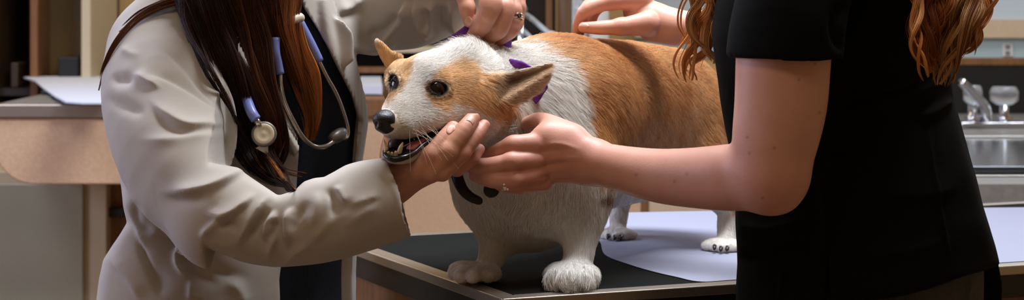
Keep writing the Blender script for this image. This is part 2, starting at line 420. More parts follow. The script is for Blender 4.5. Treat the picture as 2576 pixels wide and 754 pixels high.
for q, lab in [((122, 237), 'small black clip farther from the white coat at the bluish sheet edge'), ((150, 248), 'small black clip nearer the white coat at the bluish sheet edge')]:
    g = G(*q, zt+.0035); tag(MB().box(g-np.array([.014, .02, 0]), g+np.array([.014, .02, .008])).build('binder_clip', M['black'], None, .002), lab, 'clip', 'clips at the edge of the sheet')

MB().box((P(270, 0, 4.8)[0], 4.8, 0), (P(352, 0, 4.8)[0], 5.38, zb-.002)).build('side_panel', M['brown_wood'], t2, .003)
MB().box((P(264, 0, 4.79)[0], 4.775, P(0, 545, 4.79)[2]), (P(318, 0, 4.79)[0], 4.7995, P(0, 521, 4.79)[2])).build('latch', M['black'], t2, .003)
cb = tag(empty('storage_cabinet', (-1.42, 5.6, 0)), 'tall dark brown open cabinet against the yellow back wall', 'cabinet')
Yc = 5.45; xl = P(-40, 0, Yc)[0]; xr = P(228, 0, Yc)[0]
MB().box((xl, YB-.03, 0), (xr, YB-.002, 2.1)).build('back_panel', M['dark_wood'], cb)
MB().box((xl, Yc, 0), (xl+.03, YB-.031, 2.1)).build('side_panel', M['dark_wood'], cb)
MB().box((P(204, 0, Yc)[0], Yc, 0), (xr, YB-.031, 2.1)).build('post', M['white_trim'], cb, .003)
MB().box((P(72, 0, Yc)[0], Yc+.02, 0), (P(90, 0, Yc)[0], YB-.031, 2.1)).build('divider', M['brown_wood'], cb)
for z in (.97, 1.36, 1.75, 2.08): MB().box((xl+.031, Yc+.03, z), (P(203.5, 0, Yc)[0], YB-.031, z+.02)).build('shelf', M['dark'], cb)
MB().box((P(92, 0, 5.6)[0], 5.62, .992), (P(200, 0, 5.6)[0], YB-.032, 1.355)).build('inner_panel', M['olive'], cb)
bx = MB(); a = P(148, 143, 5.5); b = P(200, 0, 5.5); bx.box((a[0], 5.49, .9905), (b[0], 5.60, a[2])); tag(bx.build('box', M['black'], None, .004), 'small black box on the shelf of the dark cabinet', 'box')
bx = MB(); a = P(-10, 0, 5.5); b = P(46, 0, 5.5); bx.box((a[0]+.04, 5.5, .9905), (b[0], 5.6, 1.06)); tag(bx.build('box', M['dark_wood'], None, .004), 'brown box in the left bay of the dark cabinet', 'box')

# ------------------------------------------------------------ middle: base cabinet run, shelf, hose, pole
mc = tag(empty('base_cabinet', (.0, 5.2, 0)), 'long beige base cabinet run seen behind the corgi', 'cabinet')
Ym = 4.8; xl = P(700, 0, Ym)[0]; xr = P(1990, 0, Ym)[0]; zc = P(0, 246, Ym)[2]
MB().box((xl, Ym-.02, zc-.045), (xr, YB-.002, zc)).build('worktop', M['brown_wood'], mc, .004)
MB().box((xl, Ym+.04, 0), (xr, YB-.002, .0995)).build('plinth', M['black'], mc)
MB().box((xl, Ym, .1), (xr, YB-.002, zc-.0455)).build('carcass', M['laminate_pale'], mc)
for k, (u, v) in enumerate([(702, 1012), (1016, 1324), (1328, 1612), (1630, 1986)]):
    d = MB().box((P(u, 0, Ym)[0], Ym-.018, .14), (P(v, 0, Ym)[0], Ym-.001, zc-.06)).build('door', M['laminate'] if k < 3 else M['laminate_pale'], mc, .003)
MB().box((P(1613, 0, Ym)[0], Ym-.022, .14), (P(1629, 0, Ym)[0], Ym-.001, zc-.06)).build('stile', M['brown_wood'], mc, .002)
ps = MB().extrude([G(*q, zc+.004) for q in [(904, 236), (962, 237), (958, 205), (908, 203)]], (0, 0, .02)).build('paper_stack', M['paper2']); tag(ps, 'bluish white stack of paper on the counter beside the white coat', 'paper')
sf = tag(empty('wall_shelf', (-.4, 5.7, zc)), 'dark low shelf with pale lips on the counter behind the corgi', 'shelf')
xa, xb = P(760, 0, 5.5)[0], P(1290, 0, 5.5)[0]
MB().box((xa, 5.62, zc), (xb, YB-.003, P(0, 60, 5.5)[2])).build('back_panel', M['dark'], sf)
for y in (118, 168): 
    z = P(0, y+14, 5.5)[2]; MB().box((xa, 5.46, z), (xb, 5.619, z+.016)).build('shelf', M['white_trim'] if y < 150 else M['brown_wood'], sf, .002)
dk = tag(empty('glass_cabinet', (.1, 5.6, zc)), 'black glossy cabinet on the counter behind the hand with the ring', 'cabinet')
a, b = P(1296, 0, 5.45)[0], P(1398, 0, 5.45)[0]
MB().box((a, 5.46, zc+.0005), (b, YB-.003, 1.75)).build('body', M['black_gloss'], dk, .004)
MB().box((P(1374, 0, 5.4)[0], 5.435, zc+.0005), (P(1390, 0, 5.4)[0], 5.459, 1.75)).build('edge_strip', M['brown_wood'], dk, .002)
pl = tag(empty('steel_pole', (.13, 5.2, zc)), 'upright pale steel pole standing on the counter behind the corgi', 'pole')
MB().tube([P(1421, 285, 5.0)*[1, 1, 0]+[0, 0, zc+.012], P(1421, 285, 5.0)*[1, 1, 0]+[0, 0, 1.9]], .0185, 20).build('tube', M['steel'], pl)
g = P(1421, 285, 5.0); MB().lathe((g[0], 5.0, zc), (0, 0, 1), [(.06, 0), (.06, .006), (.03, .012)]).build('base', M['steel'], pl)
for nm, xx, mt, lab in [('bottle', 1452, 'tubing', 'clear bottle on the counter just right of the steel pole'), ('bottle', 1506, 'white_plastic', 'white bottle on the counter behind the resting hand')]:
    g = P(xx, 0, 5.3); r = tag(empty(nm, (g[0], 5.3, zc)), lab, 'bottle')
    MB().lathe((g[0], 5.3, zc), (0, 0, 1), [(.026, 0), (.027, .01), (.027, .2), (.02, .23), (.010, .245), (.010, .26)]).build('body', M[mt], r)
    MB().lathe((g[0], 5.3, zc+.2605), (0, 0, 1), [(.013, 0), (.013, .025), (.004, .027)]).build('cap', M['white_plastic'], r)
hs = tag(empty('air_hose', (.06, 4.95, zc)), 'clear plastic hose with white tip and chrome knob on the back counter', 'hose')
MB().tube(spline([P(1310, 30, 4.9), P(1335, 45, 4.95), P(1362, 68, 4.9), P(1390, 92, 4.88)], 20), .0065, 12).build('tube', M['tubing'], hs)
MB().tube(spline([P(1300, 60, 4.95), P(1325, 85, 4.95), P(1350, 108, 4.95), P(1385, 130, 4.95)], 20), .0055, 12).build('tube', M['tubing'], hs)
MB().tube(spline([P(1380, 86, 4.88), P(1398, 96, 4.87), P(1412, 106, 4.86)], 8), [.009, .012, .0125, .0125, .0125, .012, .011, .006], 14).build('tip', M['white_plastic'], hs)
MB().sphere(P(1309, 24, 4.9), .017, 12).build('knob', M['chrome'], hs)
g = P(1309, 24, 4.9); MB().tube([g*[1, 1, 0]+[0, 0, zc], g-[0, 0, .012]], .008, 12).build('stem', M['chrome'], hs)

# ------------------------------------------------------------ right: sink counter along the back wall
sc = tag(empty('sink_counter', (1.6, 4.8, 0)), 'grey counter with steel sink and black splash at the right wall', 'counter')
xl = .78; xr = 2.6; y0, y1 = 3.66, YB-.002; zs = .9
bx0, bx1, by0, by1 = .84, 1.60, 3.80, 4.86                       # the basin opening
dk_ = MB()
dk_.box((xl, by1, zs-.035), (xr, y1-.031, zs)).box((xl, y0, zs-.035), (xr, by0, zs)).box((xl, by0, zs-.035), (bx0, by1, zs)).box((bx1, by0, zs-.035), (xr, by1, zs))
dk_.build('worktop', M['grey_top'], sc)
bs = MB()
bs.box((bx0, by0, zs-.2), (bx1, by1, zs-.19)).box((bx0, by0, zs-.19), (bx0+.008, by1, zs+.004)).box((bx1-.008, by0, zs-.19), (bx1, by1, zs+.004)).box((bx0, by0, zs-.19), (bx1, by0+.008, zs+.004)).box((bx0, by1-.008, zs-.19), (bx1, by1, zs+.004))
bs.build('sink_basin', M['steel'], sc, .003)
MB().box((bx0+.009, by0+.25, zs-.012), (bx1-.009, by1-.009, zs-.001)).build('drainer_plate', M['sink_steel'], sc, .002)
MB().box((xl, y0+.03, .0), (xr, y1-.031, zs-.2005)).build('carcass', M['black'], sc)
MB().box((xl, y0+.012, zs-.2), (xr, y0+.03, zs-.0355)).build('fascia', M['black'], sc)
zt_ = P(0, 163, YB)[2]
MB().box((.72, y1-.03, zs-.03), (2.62, y1, zt_)).build('splashback', M['black'], sc)
MB().box((.72, y1-.034, zt_+.0002), (2.62, y1, P(0, 145, YB)[2])).build('splash_trim', M['brown_wood'], sc, .002)
struct(MB().box((.36, YB-.006, P(0, 144.5, YB)[2]), (2.99, YB-.0005, P(0, 95, YB)[2])).build('trim_1', M['teal']))
struct(MB().box((.36, YB-.0062, P(0, 50, YB)[2]), (2.99, YB-.0003, 2.69)).build('trim_3', M['pale_wall']))
struct(MB().box((.36, YB-.03, P(0, 94.5, YB)[2]), (2.99, YB-.0005, P(0, 50.5, YB)[2])).build('trim_2', M['laminate_pale']))
ou = tag(empty('wall_outlet', P(2535, 125, YB-.008)), 'white double outlet on the pale splash above the sink', 'outlet')
a, b = P(2522, 109, YB-.008), P(2548, 142, YB-.008); MB().box((a[0], YB-.012, b[2]), (b[0], YB-.0065, a[2])).build('plate', M['white_plastic'], ou, .002)
for yy in (118, 133):
    a, b = P(2529, yy-5, YB-.013), P(2541, yy+5, YB-.013); MB().box((a[0], YB-.0145, b[2]), (b[0], YB-.0121, a[2])).build('socket', M['grey_top'], ou, .001)
fa = tag(empty('faucet', (1.3, 5.25, zs)), 'chrome faucet with clear acrylic knobs behind the sink', 'faucet')
Yf = 5.22; fb = lambda x: np.array([P(x, 0, Yf)[0], Yf, zs])
MB().box((fb(2410)[0], Yf-.03, zs+.0005), (fb(2575)[0], Yf+.03, zs+.016)).build('deck_plate', M['chrome'], fa, .006, 3)
def knob(x, h, r):
    b = fb(x); MB().lathe(b+[0, 0, .0165], (0, 0, 1), [(.022, 0), (.02, .012), (.012, .02), (.012, h*.5)]).build('stem', M['chrome'], fa)
    n = 24; pr = [(r*.55, 0), (r, h*.12), (r*1.05, h*.4), (r*.92, h*.5), (r*.8, h*.56), (0, h*.56)]
    mb = MB().lathe(b+[0, 0, .017+h*.5], (0, 0, 1), pr, n)
    for i in range(len(mb.V)):
        v = np.array(mb.V[i]); k = i % n; s_ = 1-.07*(k % 3 == 0); mb.V[i] = (b[0]+(v[0]-b[0])*s_, b[1]+(v[1]-b[1])*s_, v[2])
    mb.build('knob', M['acrylic'], fa)
knob(2526, .085, .036); knob(2447, .088, .024)
MB().tube(spline([fb(2482)+[0, -.0, .017], fb(2470)+[0, -.03, .055], fb(2420)+[0, -.10, .10], fb(2385)+[0, -.16, .125]], 20), np.linspace(.016, .011, 20), 14).build('spout', M['chrome'], fa)
# ------------------------------------------------------------ numeric helpers
_LAT = RNG.random((32, 32, 32)).astype(np.float32)
def noise3(p, sc):
    q = np.asarray(p)*sc; i = np.floor(q).astype(int); f = q-i; f = f*f*(3-2*f); r = 0
    for a in (0, 1):
        for b in (0, 1):
            for c in (0, 1):
                wgt = (f[:, 0] if a else 1-f[:, 0])*(f[:, 1] if b else 1-f[:, 1])*(f[:, 2] if c else 1-f[:, 2])
                r = r+wgt*_LAT[(i[:, 0]+a) % 32, (i[:, 1]+b) % 32, (i[:, 2]+c) % 32]
    return r*2-1
def sdf_depth(s, px, py, y0=None, y1=None):
    """depth at which the sight line through a pixel first meets the sculpt"""
    y0 = s.ax[1][0] if y0 is None else y0; y1 = s.ax[1][-1] if y1 is None else y1
    for Y in np.arange(y0, y1, s.v*.5):
        p = P(px, py, Y); i = np.round((p-s.lo)/s.v).astype(int)
        if np.all(i >= 0) and np.all(i < s.n) and s.f[tuple(i)] < 0: return Y
    return None
def strands(name, root, dirs, length, col, rad, npts=5, mat=None, parent=None, gravity=None, curl=None, clump=0, nclump=40, tip=.25):
    """hair curves: root (n,3), dirs (n,3) unit, length (n,), col (n,3), rad (n,)"""
    n = len(root); t = np.linspace(0, 1, npts)[None, :, None]
    pts = root[:, None]+dirs[:, None]*length[:, None, None]*t
    if gravity is not None: pts = pts+gravity[:, None]*length[:, None, None]*t**2
    if clump:
        from mathutils.kdtree import KDTree
        c = RNG.choice(n, max(1, n//nclump), replace=False); kd = KDTree(len(c))
        for k, v in enumerate(root[c]): kd.insert(v, k)
        kd.balance(); near = np.array([kd.find(v)[1] for v in root])
        d = pts[c][near]-pts; dist = np.linalg.norm(root[c][near]-root, axis=1)
        pts = pts+d*(clump*np.clip(1-dist/(.75*length), 0, 1))[:, None, None]*t**1.5
    hc = bpy.data.hair_curves.new(name); hc.add_curves([npts]*n)
    hc.points.foreach_set('position', pts.reshape(-1, 3).astype(np.float32).ravel())
    r = (rad[:, None]*(1-(1-tip)*np.linspace(0, 1, npts)[None]**1.5)).astype(np.float32)
    a = hc.attributes.get('radius') or hc.attributes.new('radius', 'FLOAT', 'POINT'); a.data.foreach_set('value', r.ravel())
    a = hc.attributes.new('tint', 'FLOAT_COLOR', 'CURVE'); a.data.foreach_set('color', np.c_[col, np.ones(n)].astype(np.float32).ravel())
    o = bpy.data.objects.new(name, hc); COL.objects.link(o)
    if mat: hc.materials.append(mat)
    if parent is not None: o.parent = parent; o.matrix_parent_inverse = parent.matrix_world.inverted()
    return o
def tint_mat(name, rough=.6, spec=.25, bump=None, sss=0, attr='tint', **kw):
    m, t, b = nodes(name); a = t.nodes.new('ShaderNodeAttribute'); a.attribute_name = attr
    t.links.new(a.outputs['Color'], b.inputs['Base Color']); setp(b, Roughness=rough, **kw); b.inputs['Specular IOR Level'].default_value = spec
    if sss: b.inputs['Subsurface Weight'].default_value = sss; b.inputs['Subsurface Radius'].default_value = (1, .35, .2); b.inputs['Subsurface Scale'].default_value = .006
    if bump:
        co = t.nodes.new('ShaderNodeTexCoord'); n = t.nodes.new('ShaderNodeTexNoise'); n.inputs['Scale'].default_value = bump[0]; n.inputs['Detail'].default_value = 5
        u = t.nodes.new('ShaderNodeBump'); u.inputs['Strength'].default_value = bump[1]; u.inputs['Distance'].default_value = .001
        t.links.new(co.outputs['Object'], n.inputs[0]); t.links.new(n.outputs[0], u.inputs['Height']); t.links.new(u.outputs[0], b.inputs['Normal'])
    return m
def scatter(V, Q, n, weight=None):
    """random points on a quad mesh -> positions, bary vertex picks (indices, weights)"""
    T = np.concatenate([Q[:, [0, 1, 2]], Q[:, [0, 2, 3]]]); a, b, c = V[T[:, 0]], V[T[:, 1]], V[T[:, 2]]
    A = np.linalg.norm(np.cross(b-a, c-a), axis=1)
    if weight is not None: A = A*weight[T].mean(1)
    k = RNG.choice(len(T), n, p=A/A.sum()); u, v = RNG.random(n), RNG.random(n); m = u+v > 1; u[m], v[m] = 1-u[m], 1-v[m]
    W = np.stack([1-u-v, u, v], 1); I = T[k]
    return (V[I]*W[:, :, None]).sum(1), I, W
def unit(v): return v/(np.linalg.norm(v, axis=-1, keepdims=True)+1e-12)

# ------------------------------------------------------------ the corgi
dog = tag(empty('dog', (.11, 2.6, TZ)), 'tan and white corgi standing on the exam table with open mouth', 'dog')
d = SDF((-.20, 2.12, .897), (.40, 3.02, 1.235), .0019)
# trunk
d.chain([(1335, 415, 2.47, 175), (1400, 310, 2.55, 186), (1530, 300, 2.68, 176), (1660, 300, 2.82, 164)], .04)
d.chain([(1345, 460, 2.465, 150), (1330, 478, 2.47, 108)], .05)                       # brisket
d.chain([(1440, 258, 2.53, 140), (1560, 242, 2.68, 130), (1668, 278, 2.82, 146)], .03)  # back and loin
d.chain([(1345, 505, 2.48, 56), (1400, 490, 2.53, 76)], .05)
d.chain([(1500, 400, 2.65, 120), (1630, 390, 2.8, 95)], .04)                          # belly
# neck
d.chain([(1175, 235, 2.345, 112), (1275, 265, 2.44, 148), (1375, 290, 2.52, 180)], .05)
d.chain([(1200, 320, 2.335, 60), (1270, 380, 2.40, 120), (1320, 440, 2.45, 150)], .05)
# near front leg (right in the picture) and the far one
d.chain([(1450, 435, 2.44, 90), (1466, 530, 2.42, 54), (1462, 600, 2.405, 39), (1454, 655, 2.395, 36)], .03)
d.ell((1438, 690, 2.372), (.025, .0155, .034), yaw=70, k=.012)
for x, y, Y, r in [(1397, 700, 2.352, 23), (1428, 702, 2.338, 25), (1460, 702, 2.345, 24), (1484, 700, 2.365, 19)]: d.chain([(x+6, y-16, Y+.03, r*.9), (x, y, Y, r)], .006)
d.chain([(1260, 470, 2.45, 80), (1264, 540, 2.45, 50), (1252, 600, 2.445, 32), (1236, 645, 2.435, 30)], .03)
d.ell((1196, 682, 2.42), (.034, .0115, .024), roll=-12, yaw=40, k=.012)
for x, y, Y, r in [(1140, 688, 2.40, 15), (1158, 692, 2.385, 17), (1190, 694, 2.378, 17), (1226, 694, 2.39, 15)]: d.chain([(x+18, y-8, Y+.025, r), (x, y, Y, r*.95)], .006)
# hind legs
d.chain([(1722, 330, 2.78, 98), (1772, 430, 2.74, 66), (1835, 510, 2.765, 40), (1830, 580, 2.745, 24), (1826, 606, 2.73, 23)], .03)
d.ell((1820, 618, 2.705), (.022, .011, .030), yaw=70, k=.01)
for x, y, Y, r in [(1802, 622, 2.69, 12), (1818, 624, 2.682, 13), (1834, 622, 2.688, 12)]: d.chain([(x+3, y-6, Y+.02, r), (x, y, Y, r)], .004)
d.chain([(1590, 330, 2.88, 100), (1568, 420, 2.86, 60), (1560, 500, 2.885, 28), (1555, 560, 2.87, 20), (1553, 580, 2.86, 20)], .03)
d.ell((1553, 590, 2.84), (.021, .010, .028), yaw=70, k=.01)
for x, y, Y, r in [(1536, 594, 2.825, 11), (1551, 596, 2.815, 12), (1567, 595, 2.82, 11)]: d.chain([(x+3, y-6, Y+.02, r), (x, y, Y, r)], .004)
# head
CLAWS = [(1797, 627, 2.675), (1813, 631, 2.668), (1829, 630, 2.672), (1529, 600, 2.815), (1545, 603, 2.805), (1561, 602, 2.808)]
d.ell((1130, 216, 2.305), (.068, .041, .056), yaw=42, roll=4, k=.02)
d.chain([(1075, 205, 2.285, 62), (1170, 205, 2.33, 72)], .02)
d.chain([(1072, 262, 2.248, 62), (1012, 301, 2.205, 42), (985, 310, 2.19, 35)], .02)
d.chain([(1005, 276, 2.208, 36), (1052, 205, 2.255, 58)], .02)
d.ell((1185, 262, 2.285), (.048, .036, .036), yaw=42, roll=0, k=.02)                    # near cheek
d.chain([(1105, 300, 2.235, 30), (1180, 292, 2.27, 38)], .02)                           # flews
d.chain([(1015, 318, 2.192, 26), (1075, 304, 2.222, 26)], .012)
d.chain([(990, 235, 2.275, 22), (1003, 205, 2.275, 34)], .015)                          # far cheek
d.chain([(982, 181, 2.285, 10), (1003, 172, 2.28, 18)], .01)
# lower jaw with the mouth carved open
d.chain([(988, 393, 2.19, 16), (1012, 391, 2.192, 20), (1050, 379, 2.21, 22), (1098, 349, 2.238, 27), (1165, 318, 2.28, 48)], .012)
d.chain([(976, 388, 2.205, 16), (1000, 386, 2.225, 20), (1050, 372, 2.245, 24)], .01)
mouth = [(985, 368, 2.178, 15), (1000, 367, 2.182, 17), (1035, 359, 2.195, 13), (1075, 343, 2.212, 8), (1118, 322, 2.226, 4)]
d.chain(mouth, .003, '-', flat=None)
d.chain([(990, 366, 2.20, 15), (1040, 356, 2.225, 15), (1085, 338, 2.25, 10)], .003, '-')
# ears
ear = [(1228, 214), (1246, 192), (1290, 179), (1340, 168), (1378, 158), (1392, 157), (1393, 172), (1382, 202), (1358, 233), (1325, 254), (1292, 266), (1258, 254), (1236, 238)]
def ear_y(px, py):
    t = (px-1235)/155; mid = 222-62*t*.95; hw = np.maximum(12, 36*(1.05-t*.8)); s_ = (py-mid)/hw
    return 2.268+.050*t+.014*(1-np.clip(s_, -1.3, 1.3)**2)*(1.0-.5*t)
d.sheet(ear, ear_y, .0050, .012, round_=.002)
far = [(943, 101), (950, 98), (962, 106), (984, 128), (1012, 142), (1012, 168), (992, 182), (974, 172), (958, 145), (946, 118)]
d.sheet(far, lambda px, py: 2.315+(px-975)*.0001, .007, .008, round_=.0025)
# eyes
EY = []; GR = {}
for (ex, ey, hw, hh, yr) in [(1101, 223, 25, 14.5, None), (989, 207, 12.5, 18, None)]:
    Y = sdf_depth(d, ex, ey); EY.append((ex, ey, Y))
    i = np.round((P(ex, ey, Y)-d.lo)/d.v).astype(int); GR[ex] = unit(np.array([d.f[tuple(i+4*e)]-d.f[tuple(i-4*e)] for e in np.eye(3, dtype=int)]))
    c = (ex, ey, Y); d.ell(c, (hw*Y/F, hh*Y/F, .010), roll=-14 if hw > 20 else 75, k=.002, op='-')
    for a in np.linspace(0, 2*math.pi, 15)[:-1]:
        b = a+2*math.pi/14; ro = math.radians(14 if hw > 20 else 0)
        e = lambda q: (ex+(hw+3)*math.cos(q)*math.cos(ro)-(hh+3)*math.sin(q)*math.sin(ro), ey+(hw+3)*math.cos(q)*math.sin(ro)+(hh+3)*math.sin(q)*math.cos(ro))
        pa, pb = e(a), e(b); Ya, Yb = sdf_depth(d, *pa, Y-.02, Y+.03) or Y, sdf_depth(d, *pb, Y-.02, Y+.03) or Y
        d.chain([(*pa, Ya+.001, 5), (*pb, Yb+.001, 5)], .003)
V, Q = d.mesh(3); V[:, 2] = np.maximum(V[:, 2], np.where(V[:, 1] > 2.58, TZ+.0018, TZ+.0012)); N = normals(V, Q)
print('dog verts', len(V), EY)
px, py = PX(V)

WHITE, CREAM, TAN, RUST, DKTAN, BLACK = [np.array(srgb(*c)[:3]) for c in ((238, 232, 224), (220, 206, 186), (222, 176, 126), (190, 130, 78), (136, 92, 56), (16, 12, 11))]
tan_polys = [
    ([(1262, 124), (1300, 106), (1345, 108), (1395, 138), (1440, 172), (1460, 215), (1474, 270), (1480, 330), (1492, 375), (1512, 455), (1560, 440), (1600, 470), (1780, 480), (1870, 560), (1900, 300), (1860, 50), (1262, 50)], 14),
    ([(1118, 166), (1160, 150), (1193, 160), (1216, 186), (1260, 186), (1300, 196), (1302, 262), (1292, 292), (1245, 302), (1215, 287), (1180, 266), (1140, 262), (1118, 282), (1088, 268), (1066, 240), (1062, 214), (1082, 198), (1100, 178)], 5),
    ([(930, 90), (960, 95), (1000, 126), (1046, 122), (1058, 128), (1040, 150), (1030, 190), (1014, 220), (990, 246), (965, 268), (945, 240), (960, 200)], 5),
    ([(1505, 478), (1536, 470), (1540, 494), (1512, 500)], 6),
]
mouth_poly = [(960, 349), (985, 348), (1022, 350), (1050, 343), (1077, 333), (1120, 316), (1124, 324), (1090, 345), (1062, 358), (1044, 380), (1018, 394), (990, 397), (970, 388), (962, 370)]
def coat(V, jit=0):
    x, y = PX(V); n = len(V)
    if jit: x = x+RNG.normal(0, jit, n); y = y+RNG.normal(0, jit, n)
    n1 = noise3(V, 45)[:, None]; n2 = noise3(V+3, 110)[:, None]
    C = WHITE*(1+.04*n1)+0*V
    C = np.where((n1+n2 > .75), C*.6+CREAM*.4, C)
    body = V[:, 1] > 2.38
    for k, (poly, soft) in enumerate(tan_polys):
        sd = poly_sd(x, y, poly)+noise3(V, 90)*soft*.8
        m = sstep(soft, -soft, sd)
        if k in (0, 3): m = m*body
        else: m = m*(V[:, 1] < 2.42)
        base = TAN*(1+.10*n1+.16*noise3(V+1, 190)[:, None])+0*V
        if k == 0:
            dk = np.clip(.42+.75*noise3(V, 24)+.55*noise3(V+9, 70), 0, 1)[:, None]; base = base*(1-.75*dk)+RUST*1.05*.75*dk
        if k in (1, 2): base = base*np.array([1.12, 1.24, 1.38])
        if k == 1:
            g = np.exp(-((x-1262)**2/34**2+(y-268)**2/26**2))[:, None]; base = base*(1-.8*g)+RUST*.8*g
            g = np.exp(-((x-1080)**2/30**2+(y-235)**2/26**2))[:, None]*.4; base = base*(1-g)+DKTAN*g
        if k == 2:
            g = np.exp(-((x-970)**2/14**2+(y-240)**2/26**2))[:, None]*.8; base = base*(1-g)+DKTAN*g
            g = np.exp(-((x-946)**2/9**2+(y-100)**2/9**2))[:, None]*.9; base = base*(1-g)+WHITE*g
        if k == 3: base = DKTAN+0*V
        C = C*(1-m[:, None])+base*m[:, None]
    # inside of the near ear: brown fold, paler rim
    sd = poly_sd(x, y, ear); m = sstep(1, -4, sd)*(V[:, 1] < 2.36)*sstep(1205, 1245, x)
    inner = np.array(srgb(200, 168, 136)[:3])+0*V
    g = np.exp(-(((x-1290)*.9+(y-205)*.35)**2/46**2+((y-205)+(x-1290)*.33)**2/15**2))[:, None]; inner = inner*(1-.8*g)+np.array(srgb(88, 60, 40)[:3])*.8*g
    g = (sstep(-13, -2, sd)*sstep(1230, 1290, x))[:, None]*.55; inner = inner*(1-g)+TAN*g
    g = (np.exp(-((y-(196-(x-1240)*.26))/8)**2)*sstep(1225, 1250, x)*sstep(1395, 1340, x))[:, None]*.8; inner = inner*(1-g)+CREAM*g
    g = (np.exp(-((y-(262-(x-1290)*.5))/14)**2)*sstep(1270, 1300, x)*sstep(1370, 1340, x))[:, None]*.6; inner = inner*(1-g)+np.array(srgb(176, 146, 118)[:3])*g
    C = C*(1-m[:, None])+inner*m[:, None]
    head = V[:, 1] < 2.36
    for ex, ey, Y in EY:
        rx, ry = (33, 24) if ex > 1050 else (18, 26)
        q = np.hypot((x-ex)/rx, (y-ey)/ry); g = (sstep(1.15, .72, q)*head)[:, None]; C = C*(1-g)+BLACK*1.3*g
        if ex > 1050:
            g = (np.exp(-(((x-1078)/26)**2+((y-208)/20)**2))*head)[:, None]*.55; C = C*(1-g)+np.array(srgb(70, 48, 34)[:3])*g
    g = (np.exp(-((y-(346-(x-975)*.0-np.maximum(x-1030, 0)*.32))/9)**2)*sstep(955, 965, x)*sstep(1110, 1080, x)*head*.38)[:, None]; C = C*(1-g)+np.array(srgb(120, 96, 80)[:3])*g
    m = (sstep(2.5, -2.5, poly_sd(x, y, mouth_poly))*head)[:, None]; C = C*(1-m)+np.array([.012, .007, .006])*m
    hp = ((V[:, 2] < TZ+.02) & (V[:, 1] > 2.6))[:, None]
    return np.clip(C, 0, 1)
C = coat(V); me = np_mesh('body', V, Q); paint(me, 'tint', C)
M['dog_skin'] = tint_mat('dog coat base', .8, .1)
body_o = link_mesh('body', me, M['dog_skin'], dog)

# ---- fur
def fur_len(V):
    x, y = PX(V); L = np.full(len(V), .018)
    head = (V[:, 1] < 2.335) & (((y < 330) & (x < 1240)) | (x < 1110))
    L = np.where(V[:, 2] < 1.0, np.interp(V[:, 2], [.9, .92, .96, 1.0], [.0045, .006, .010, .016]), L)
    L = np.where(head, .0065, L)
    L = np.where(head & (x < 1060) & (y > 235), .0038, L); L = np.where(head & (x < 1110) & (y > 345), .0028, L)
    fac = sstep(1190, 1250, x)*(V[:, 1] < 2.36); L = np.where(fac > 0, L*(1-fac)+.017*fac, L)
    ch = np.exp(-(((x-1290)/80)**2+((y-330)/50)**2))*(V[:, 1] < 2.45); L = L+.012*ch                 # ruff
    ch = np.exp(-(((x-1310)/130)**2+((y-540)/70)**2))*(V[:, 2] < 1.06)*(V[:, 1] < 2.52); L = L+.005*ch  # chest
    nape = np.exp(-(((x-1185)/60)**2+((y-125)/26)**2))*(V[:, 2] > 1.165)*(V[:, 1] < 2.43); L = L+.014*nape
    sh = np.exp(-(((x-1400)/70)**2+((y-230)/110)**2))*(V[:, 1] > 2.38); L = L+.008*sh
    e = sstep(6, -4, poly_sd(x, y, ear))*(V[:, 1] < 2.36)*sstep(1245, 1285, x); L = L*(1-e)+.0062*e
    e = sstep(6, -2, poly_sd(x, y, far))*(V[:, 1] < 2.36)*sstep(1000, 985, x); L = L*(1-e)+.003*e
    return L
